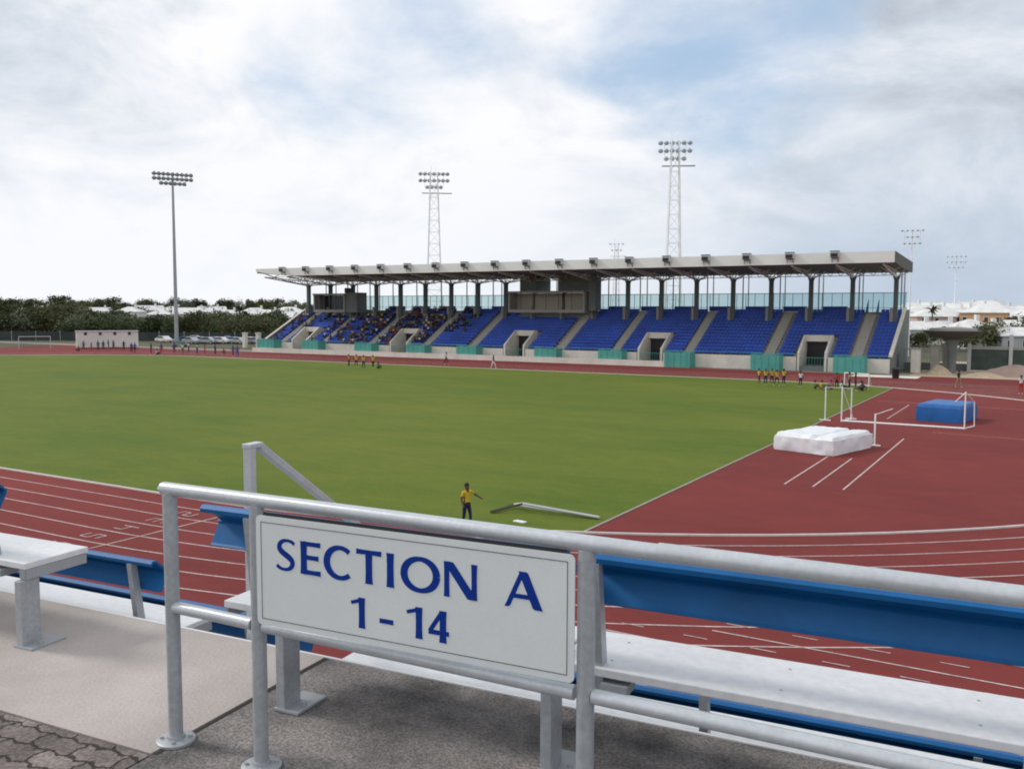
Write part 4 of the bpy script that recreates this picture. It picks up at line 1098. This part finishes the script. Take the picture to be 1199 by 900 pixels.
for i,(x,y,w,d,h,l) in enumerate(((-3.6,118.5,9.5,3.6,1.25,'broad heap of pinkish sand in front of the fence'),(-11.2,117.2,3.4,2.0,1.1,'small heap of sand left of the bowl monument'),(4.8,117,8,3.6,1.5,'heap of pale sand at the right edge of photo'),(-6.5,114.6,6,1.3,.6,'low bank of sand along the red apron edge'))):
    vs=[];n=26;k=8
    for j in range(k+1):
        for q in range(n):
            a=2*math.pi*q/n; f=j/k; rr=f*(1+.12*noise.noise(Vector((math.cos(a)*2,math.sin(a)*2,i*3.))))
            z=h*(math.cos(f*math.pi)*.5+.5)**.8*(1+.25*noise.noise(Vector((a,f*5,i))))-.03
            vs.append((rr*w/2*math.cos(a),rr*d/2*math.sin(a),z))
    m=MB(); m.add(vs,[(j*n+q,j*n+(q+1)%n,(j+1)*n+(q+1)%n,(j+1)*n+q) for j in range(k) for q in range(n)])
    o=m.build('sand_heap',SAND if i!=0 else mat('pink_sand',(.38,.28,.24),.95,0,.12,1,bump=.5),smooth=True); o.location=(x,y,0); tag(o,l,'sand heap')

# ------------------------------------------------------------------ houses
wallc={'white':(.70,.70,.68),'cream':(.62,.55,.42),'peach':(.62,.38,.22),'pink':(.58,.38,.34),'green':(.36,.52,.44),'yellow':(.62,.54,.30),'grey':(.42,.44,.46)}
WM_={k:mat('render_'+k,v,.85,0,.07,.3) for k,v in wallc.items()}
def house(x,y,w,d,h,rz,wc,label,group,hip=True,zb=None,two=False):
    z=hgt(x,y) if zb is None else zb
    o=thing('house',label,'house',(x,y,z-.3),rz,group)
    m=MB(); m.box(-w/2,w/2,-d/2,d/2,0,h); m.build('wall',WM_[wc],o)
    rh=min(w,d)*.26; e=.35
    m=MB(); rx=max(w/2-d/2,.2) if hip else w/2+e
    m.add([(-w/2-e,-d/2-e,h),(w/2+e,-d/2-e,h),(w/2+e,d/2+e,h),(-w/2-e,d/2+e,h),(-rx,0,h+rh),(rx,0,h+rh),(-w/2-e,-d/2-e,h-.18),(w/2+e,-d/2-e,h-.18),(w/2+e,d/2+e,h-.18),(-w/2-e,d/2+e,h-.18)],
          [(0,1,5,4),(2,3,4,5),(1,2,5),(3,0,4),(6,7,1,0),(7,8,2,1),(8,9,3,2),(9,6,0,3),(9,8,7,6)])
    rf=m.build('roof',ROOFT,o)
    m=MB(); m.box(w*.22-.4,w*.22+.4,-.4,.4,h+.1,h+rh+1.0); m.build('chimney',WM_['white'],rf)
    wn_=None; n=max(2,int(w/2.6)); floors=2 if h>4.5 else 1
    for f in range(floors):
        for j in range(n):
            xx=-w/2+w*(j+.5)/n; zz_=1.5+2.7*f+.3
            if wn_ is None:
                m=MB(); m.box(-.45,.45,-.04,.04,-.6,.6); wn_=m.build('window',GLASSD,o); wn_.location=(xx,-d/2-.03,zz_)
                m=MB(); m.box(-.55,-.46,-.03,.05,-.7,.7); m.box(.46,.55,-.03,.05,-.7,.7); m.box(-.459,.459,-.03,.05,.61,.7); fr=m.build('frame',WM_['white'],wn_)
            else:
                c=wn_.copy(); COL.objects.link(c); c.location=(xx,-d/2-.03,zz_); c2=fr.copy(); COL.objects.link(c2); c2.parent=c
    return o
random.seed(5)
HG='white roofed houses beyond the right fence'
hs=[ # image x, distance, w,d,h, colour
 (1072,205,8,7,3.6,'white'),(1086,240,10,8,5.6,'pink'),(1100,215,9,7,3.4,'white'),(1112,250,11,8,5.5,'white'),(1076,285,12,8,5.8,'white'),(1094,300,10,8,6,'cream'),(1110,310,12,9,6.2,'white'),
 (1124,270,9,8,5.6,'white'),(1132,205,8,7,4.0,'white'),(1148,185,9,7,3.6,'white'),(1140,300,12,9,6,'white'),(1155,245,13,9,6.4,'peach'),(1168,262,10,8,5.8,'peach'),(1150,340,14,9,7.4,'white'),
 (1180,205,9,7,3.8,'white'),(1192,175,8,6,3.3,'grey'),(1184,330,12,9,5.6,'white'),(1197,280,12,8,5.6,'yellow'),(1206,235,10,8,5,'white'),(1128,350,12,9,7,'white'),(1064,330,12,9,6.6,'white'),(1084,370,14,9,7,'white'),
 (1104,390,14,9,7,'white'),(1120,420,14,10,7,'cream'),(1066,250,9,7,4.4,'white'),(1143,262,9,8,4.6,'white'),(1212,300,12,8,5.8,'white'),(1190,390,13,9,6.6,'white')]
pos_words=['near the stand end','behind the bowl monument','above the boundary fence','in the far right background']
for i,(px,Z,w,d,h,c) in enumerate(hs):
    x,y=rb(px,0,Z)
    big='two storey' if h>4.5 else 'low'
    house(x,y,w,d,h,YAW*.5+random.uniform(-.5,.5),c,f'{big} {c} house with white roof {pos_words[0 if px<1090 else 1 if px<1130 else 2 if Z<260 else 3]}',HG,hip=i%3!=0,zb=hgt(x,y))
HL='houses on the hillside behind the left trees'
hl=[(40,420,12,8,4,'white'),(55,430,10,8,4,'cream'),(66,440,12,8,4,'white'),(120,430,10,7,3.5,'white'),(155,380,10,8,4,'white'),(178,420,11,8,4,'grey'),(190,370,9,7,3.5,'white'),(228,350,14,9,4.6,'pink'),(232,310,13,8,3.2,'green'),
    (250,420,12,8,4,'white'),(268,360,12,8,4,'white'),(282,330,11,8,3.6,'white'),(300,400,13,9,4,'white'),(296,345,10,8,4,'cream'),(316,370,12,9,4,'white'),(328,330,12,8,4.6,'peach'),(340,410,14,9,4.5,'white'),(90,500,12,9,4,'white'),(205,480,13,9,4,'white'),(352,360,12,8,4.2,'white')]
for i,(px,Z,w,d,h,c) in enumerate(hl):
    x,y=rb(px,0,Z); 
    house(x,y,w,d,h,YAW+R(10)+random.uniform(-.4,.4),c,f'{c} walled house with white roof '+('on the hill far left' if px<130 else 'on the hill near the tall grey mast' if px<240 else 'on the hill left of the grandstand'),HL,hip=i%2==0)

# ------------------------------------------------------------------ trees
def crown_mesh(seed,w,h,nclump,nleaf,ls):
    rd=random.Random(seed); m=MB(); cl=[]
    for i in range(nclump):
        a=rd.uniform(0,6.28); ph=rd.uniform(-.5,1); rr=rd.uniform(.3,1)**.5
        c=Vector((math.cos(a)*w/2*rr*math.sqrt(max(0,1-ph*ph*.8)),math.sin(a)*w/2*rr*math.sqrt(max(0,1-ph*ph*.8)),h*.5+ph*h*.42*rd.uniform(.7,1.1)))
        cl.append((c,rd.uniform(.16,.32)*w))
    for c,r in cl:
        for k in range(nleaf):
            d=Vector((rd.gauss(0,1),rd.gauss(0,1),rd.gauss(0,.8))).normalized()*r*rd.uniform(.5,1.05); p=c+d
            u=Vector((rd.gauss(0,1),rd.gauss(0,1),rd.gauss(0,1))).normalized(); v=u.orthogonal().normalized(); s=ls*rd.uniform(.6,1.4)
            m.add([p-u*s,p+v*s*.6,p+u*s,p-v*s*.6],[(0,1,2,3)])
    return m
def tree(name,label,x,y,w,h,li,seed,group=None,cat='tree'):
    z=hgt(x,y); o=thing(name,label,cat,(x,y,z-.1),random.uniform(0,6.28),group)
    cm_=crown_mesh(seed,w,h*.9,26,60,.34); cm_.v=[v+Vector((0,0,h*.12)) for v in cm_.v]; cr=cm_.build('crown',LEAF[li],o)
    m=MB(); m.tube((0,0,0),(.1,.05,h*.45),.03*h,.018*h,n=7)
    for k in range(4):
        a=k*1.6+seed; m.tube((.08,.04,h*(.28+.05*k)),(math.cos(a)*w*.28,math.sin(a)*w*.28,h*(.55+.06*k)),.014*h,.005*h,n=5)
    m.build('trunk',BARK,o)
    return o
protos=[tree('tree','proto',0,0,w,h,li,s) for w,h,li,s in ((7.5,6.5,0,1),(8.5,7.2,1,2),(6.5,7.8,0,3),(9,6.2,2,4),(7.5,7.0,1,5))]
random.seed(11)
kinds=['dark green','olive green','dark rounded','grey green','olive rounded']
TG='trees in the belt behind the left end of the track'
first=set()
def place_tree(pi,x,y,s,label,group,sz=None):
    if pi not in first:
        first.add(pi); o=protos[pi]; o.location=(x,y,hgt(x,y)-.1); o.scale=(s,s,sz or s); o['label']=label; o['group']=group; return o
    return copy_thing(protos[pi],(x,y,hgt(x,y)-.1),random.uniform(0,6.28),label,group,(s,s,sz or s))
def where(px): return 'far left behind the little goal' if px<85 else 'behind the white cabin' if px<170 else 'near the tall grey mast' if px<235 else 'just left of the grandstand'
for row,(Z,st,zf) in enumerate(((222,21,1.),(240,22,1.12),(262,24,1.15),(300,34,1.05))):
    px=-22+row*7
    while px<352:
        X=px+random.uniform(-5,5); zz_=Z+random.uniform(-6,8); x,y=rb(X,0,zz_)
        if not(x>-121 and y<134):
            k=random.randrange(5); s=random.uniform(.85,1.15)*zf*(.94 if X<70 else .88 if X<100 else .80 if X<160 else .70)
            place_tree(k,x,y,s,f'{kinds[k]} tree in {["front","second","third","back"][row]} row {where(X)}',TG)
        px+=st
# trees between houses on the hill and on the right
random.seed(31)
for i in range(46):
    px=-15+i*8.3+random.uniform(-3,3); x,y=rb(px,0,random.uniform(520,640)); k=random.randrange(5); place_tree(k,x,y,random.uniform(.95,1.35),f'distant {kinds[k]} tree on the hill crest, '+where(px),'distant trees on the hill crest')
for px,Z in ((48,395),(75,410),(95,400),(140,420),(165,390),(212,395),(245,380),(262,330),(275,400),(310,325),(322,385),(336,360),(130,480),(20,450),(185,460)):
    x,y=rb(px,0,Z); k=random.randrange(5); place_tree(k,x,y,random.uniform(.7,.95),f'{kinds[k]} tree among the hillside houses, '+where(px),'trees among the hillside houses')
for px,Z,s in ((1083,190,.55),(1122,172,.55),(1157,176,.7),(1166,186,.75),(1150,178,.6),(1176,196,.7),(1106,195,.5),(1196,225,.8),(1074,172,.45),(1186,215,.7),(1206,190,.8),(1140,230,.6),(1090,260,.6),(1170,300,.7)):
    x,y=rb(px,0,Z); k=random.randrange(5); place_tree(k,x,y,s,f'small {kinds[k]} tree between the houses '+('right of the bowl monument' if px>1130 else 'left of the bowl monument'),'small trees between the right houses')
for k in range(5):
    if k not in first: bpy.data.objects.remove(protos[k])
def palm(px,Z,h,label,s=1.):
    x,y=rb(px,0,Z); o=thing('palm_tree',label,'palm tree',(x,y,hgt(x,y)-.1))
    m=MB(); m.tube((0,0,0),(.3,0,h*.5),.22*s,.17*s,n=7); m.tube((.3,0,h*.5),(.2,.1,h),.17*s,.14*s,n=7); m.build('trunk',BARK,o)
    m=MB(); rd=random.Random(int(px))
    for k in range(26):
        a=rd.uniform(0,6.28); el=rd.uniform(-.5,1.1); L=rd.uniform(1.5,2.3)*s; c=Vector((.2,.1,h)); d=Vector((math.cos(a)*math.cos(el),math.sin(a)*math.cos(el),math.sin(el))); prev=c
        for j in range(6):
            nx_=prev+d*L/6; d=(d+Vector((0,0,-.16))).normalized(); sd=d.cross(Vector((0,0,1))).normalized()*.42*s*(1-j/7)
            m.add([prev,prev+sd+Vector((0,0,-.1)),nx_+sd*.8+Vector((0,0,-.1)),nx_],[(0,1,2,3)]); m.add([prev,prev-sd+Vector((0,0,-.1)),nx_-sd*.8+Vector((0,0,-.1)),nx_],[(0,1,2,3)])
            prev=nx_
    m.build('crown',LEAF[0],o)
palm(1087,215,7.4,'tall palm standing above white roofs just right of the grandstand')
palm(282,330,7.0,'palm rising above the roofs left of the grandstand',1.4)
palm(47,330,8.4,'palm poking above the tree belt at far left',1.2)

# ------------------------------------------------------------------ left: cabin, cars, goal, tent, posts, fence
x,y,_=at(126,407.5)
cb=thing('site_cabin','long low white cabin with ribbed wall in front of the trees','cabin',(x*1.0,y*1.0,0),R(58))
m=MB(); m.box(-5.3,5.3,-1.2,1.2,.25,3.15)
m.build('body',WM_['white'],cb)
m=MB()
for j in range(35): m.box(-5.2+.3*j,-5.08+.3*j,-1.26,-1.202,.3,3.1)
m.build('ribs',WM_['white'],cb)
for j in range(4):
    m=MB(); m.box(-4.0+2.5*j,-3.5+2.5*j,-1.3,-1.262,2.5,3.0); m.build('beam_shadow',BLACK,cb)  # black plates standing in for roof beam shadows on the wall
m=MB(); m.box(-5.4,5.4,-1.4,1.35,3.152,3.25); m.build('roof',LGREY,cb)
x,y,_=at(41,408)
gl=thing('soccer_goal','dark netted goal standing before the trees at far left','goal',(x,y,0),R(62))
m=MB(); m.tube((-2.6,0,0),(-2.6,0,2.2),.06); m.tube((2.6,0,0),(2.6,0,2.2),.06); m.tube((-2.6,0,2.2),(2.6,0,2.2),.06); m.build('frame',LGREY,gl)
m=MB()
for j in range(14): m.tube((-2.6+.4*j,.05,2.15),(-2.6+.4*j,1.4,.05),.012,n=3)
for j in range(6): m.tube((-2.6,.05+.25*j,2.15-.38*j),(2.6,.05+.25*j,2.15-.38*j),.012,n=3)
m.build('net',BLACK,gl)
def car_proto():
    o=thing('parked_car','x','car'); 
    prof=[(-2.1,.35),(-2.15,.75),(-1.95,.92),(-1.35,.98),(-.75,1.42),(.75,1.45),(1.45,1.0),(2.0,.88),(2.15,.62),(2.1,.32)]
    m=MB(); m.prism(prof,1,-.82,.82); b=m.build('body',CARM[0],o,bevel=.06)
    for s in (-1,1):
        m=MB(); m.prism([(-1.18,.99),(-.70,1.34),(.68,1.37),(1.25,1.0)],1,s*.825-.006,s*.825+.006); m.build('side_window',GLASSD,o)
    m=MB(); m.add([(-1.42,-.7,.99),(-1.42,.7,.99),(-.80,.62,1.42),(-.80,-.62,1.42)],[(0,1,2,3)]); m.build('windscreen',GLASSD,o)
    for xx in (-1.35,1.35):
        for s in (-1,1):
            m=MB(); m.tube((xx,s*.7,.32),(xx,s*.86,.32),.32,n=14); wh=m.build('wheel',BLACK,o); m=MB(); m.tube((xx,s*.861,.32),(xx,s*.875,.32),.18,n=10); m.build('rim',LGREY,wh)
    return o
CARM=[mat('car_silver',(.42,.44,.47),.3,.3,.03,1,spec=.6),mat('car_white',(.7,.7,.7),.3,0,.03,1),mat('car_blue',(.05,.12,.28),.3,.2,.03,1),mat('car_light_blue',(.25,.36,.50),.3,.2,.03,1),mat('car_red',(.3,.03,.03),.3,0,.03,1),mat('car_black',(.03,.03,.035),.3)]
CN=['silver','white','dark blue','light blue','red','black']
cp=car_proto(); meshes={}
CG='cars parked beyond the far left bend'
def place_car(px,Z,ci,rz,first_=[True]):
    x,y=rb(px,0,Z)
    if first_[0]: o=cp; first_[0]=False; o.location=(x,y,hgt(x,y)+.04); o.rotation_euler=(0,0,rz)
    else: o=copy_thing(cp,(x,y,hgt(x,y)+.04),rz)
    for ch in o.children:
        if ch.name.startswith('body'):
            if ci not in meshes: me=ch.data.copy(); me.materials.clear(); me.materials.append(CARM[ci]); meshes[ci]=me
            ch.data=meshes[ci]
    return o
cars=[(193,203,1),(225,196,0),(234,199,0),(243,196,0),(251,199,3),(259,197,1),(266,199,2),(273,198,3),(281,196,0),(291,199,1),(299,197,0),(217,200,2),(230,208,1),(270,208,1)]
for i,(px,Z,ci) in enumerate(cars):
    o=place_car(px,Z,ci,R(20)+random.uniform(-.5,.5)); tag(o,f'{CN[ci]} car parked '+['alone right of the white cabin','beside the mast base','second from the mast in the row','third from the mast in the row','in the middle of the row','left of the dark blue one','in the middle of the row of cars','beyond the dark blue one','left of the left gate post','between the two gate posts','right of the two gate posts','just at foot of the mast','in the rear row near the mast','in the rear row near the stand'][i],'car',CG)
for i,(px,Z,h) in enumerate(((288,176,2.9),(303.5,176,2.9))):
    x,y=rb(px,0,Z); o=thing('gate_post',['left of two pale square posts near the stand end','right of two pale square posts touching the stand end'][i],'post',(x,y,0),0,'pale posts at the left end of the stand')
    m=MB(); m.box(-.35,.35,-.35,.35,0,h-.2); m.build('shaft',CREAM,o); m=MB(); m.box(-.42,.42,-.42,.42,h-.2,h); m.build('cap',CREAM,o)
x,y=rb(212,0,178); tn=thing('equipment_trolley','grey green equipment trolley standing beside the mast on the track','trolley',(x,y,0.01),R(30))
m=MB(); m.box(-1.4,1.4,-.5,.5,.45,.55); m.box(-1.3,-1.2,-.4,.4,.55,1.6); m.box(1.2,1.3,-.4,.4,.55,1.3); m.build('frame',ALUD,tn)
m=MB(); m.box(-1.1,1.1,-.4,.4,.551,1.15); m.build('stacked_hurdles',mat('grey_green',(.14,.22,.20),.7),tn)
for xx in (-1,1):
    m=MB(); m.tube((xx,-.55,.25),(xx,.55,.25),.24,n=10); m.build('wheel',BLACK,tn)
x0,y0=rb(-40,0,214); x1,y1=rb(330,0,206)
L_=math.hypot(x1-x0,y1-y0); fe=thing('mesh_fence','dark mesh fence running along the tree belt beyond left bend','fence',(x0,y0,0),math.atan2(y1-y0,x1-x0))
m=MB(); m.box(0,L_,-.02,.02,.05,2.1); m.build('mesh_panel',mat('dark_mesh',(.035,.045,.045),.8,0,.3,.3),fe)
n=int(L_/6)
for j in range(min(n,60)+1):
    m=MB(); m.tube((j*6,-.05,0),(j*6,-.05,2.3),.05,n=5); m.build('post',LGREY,fe)
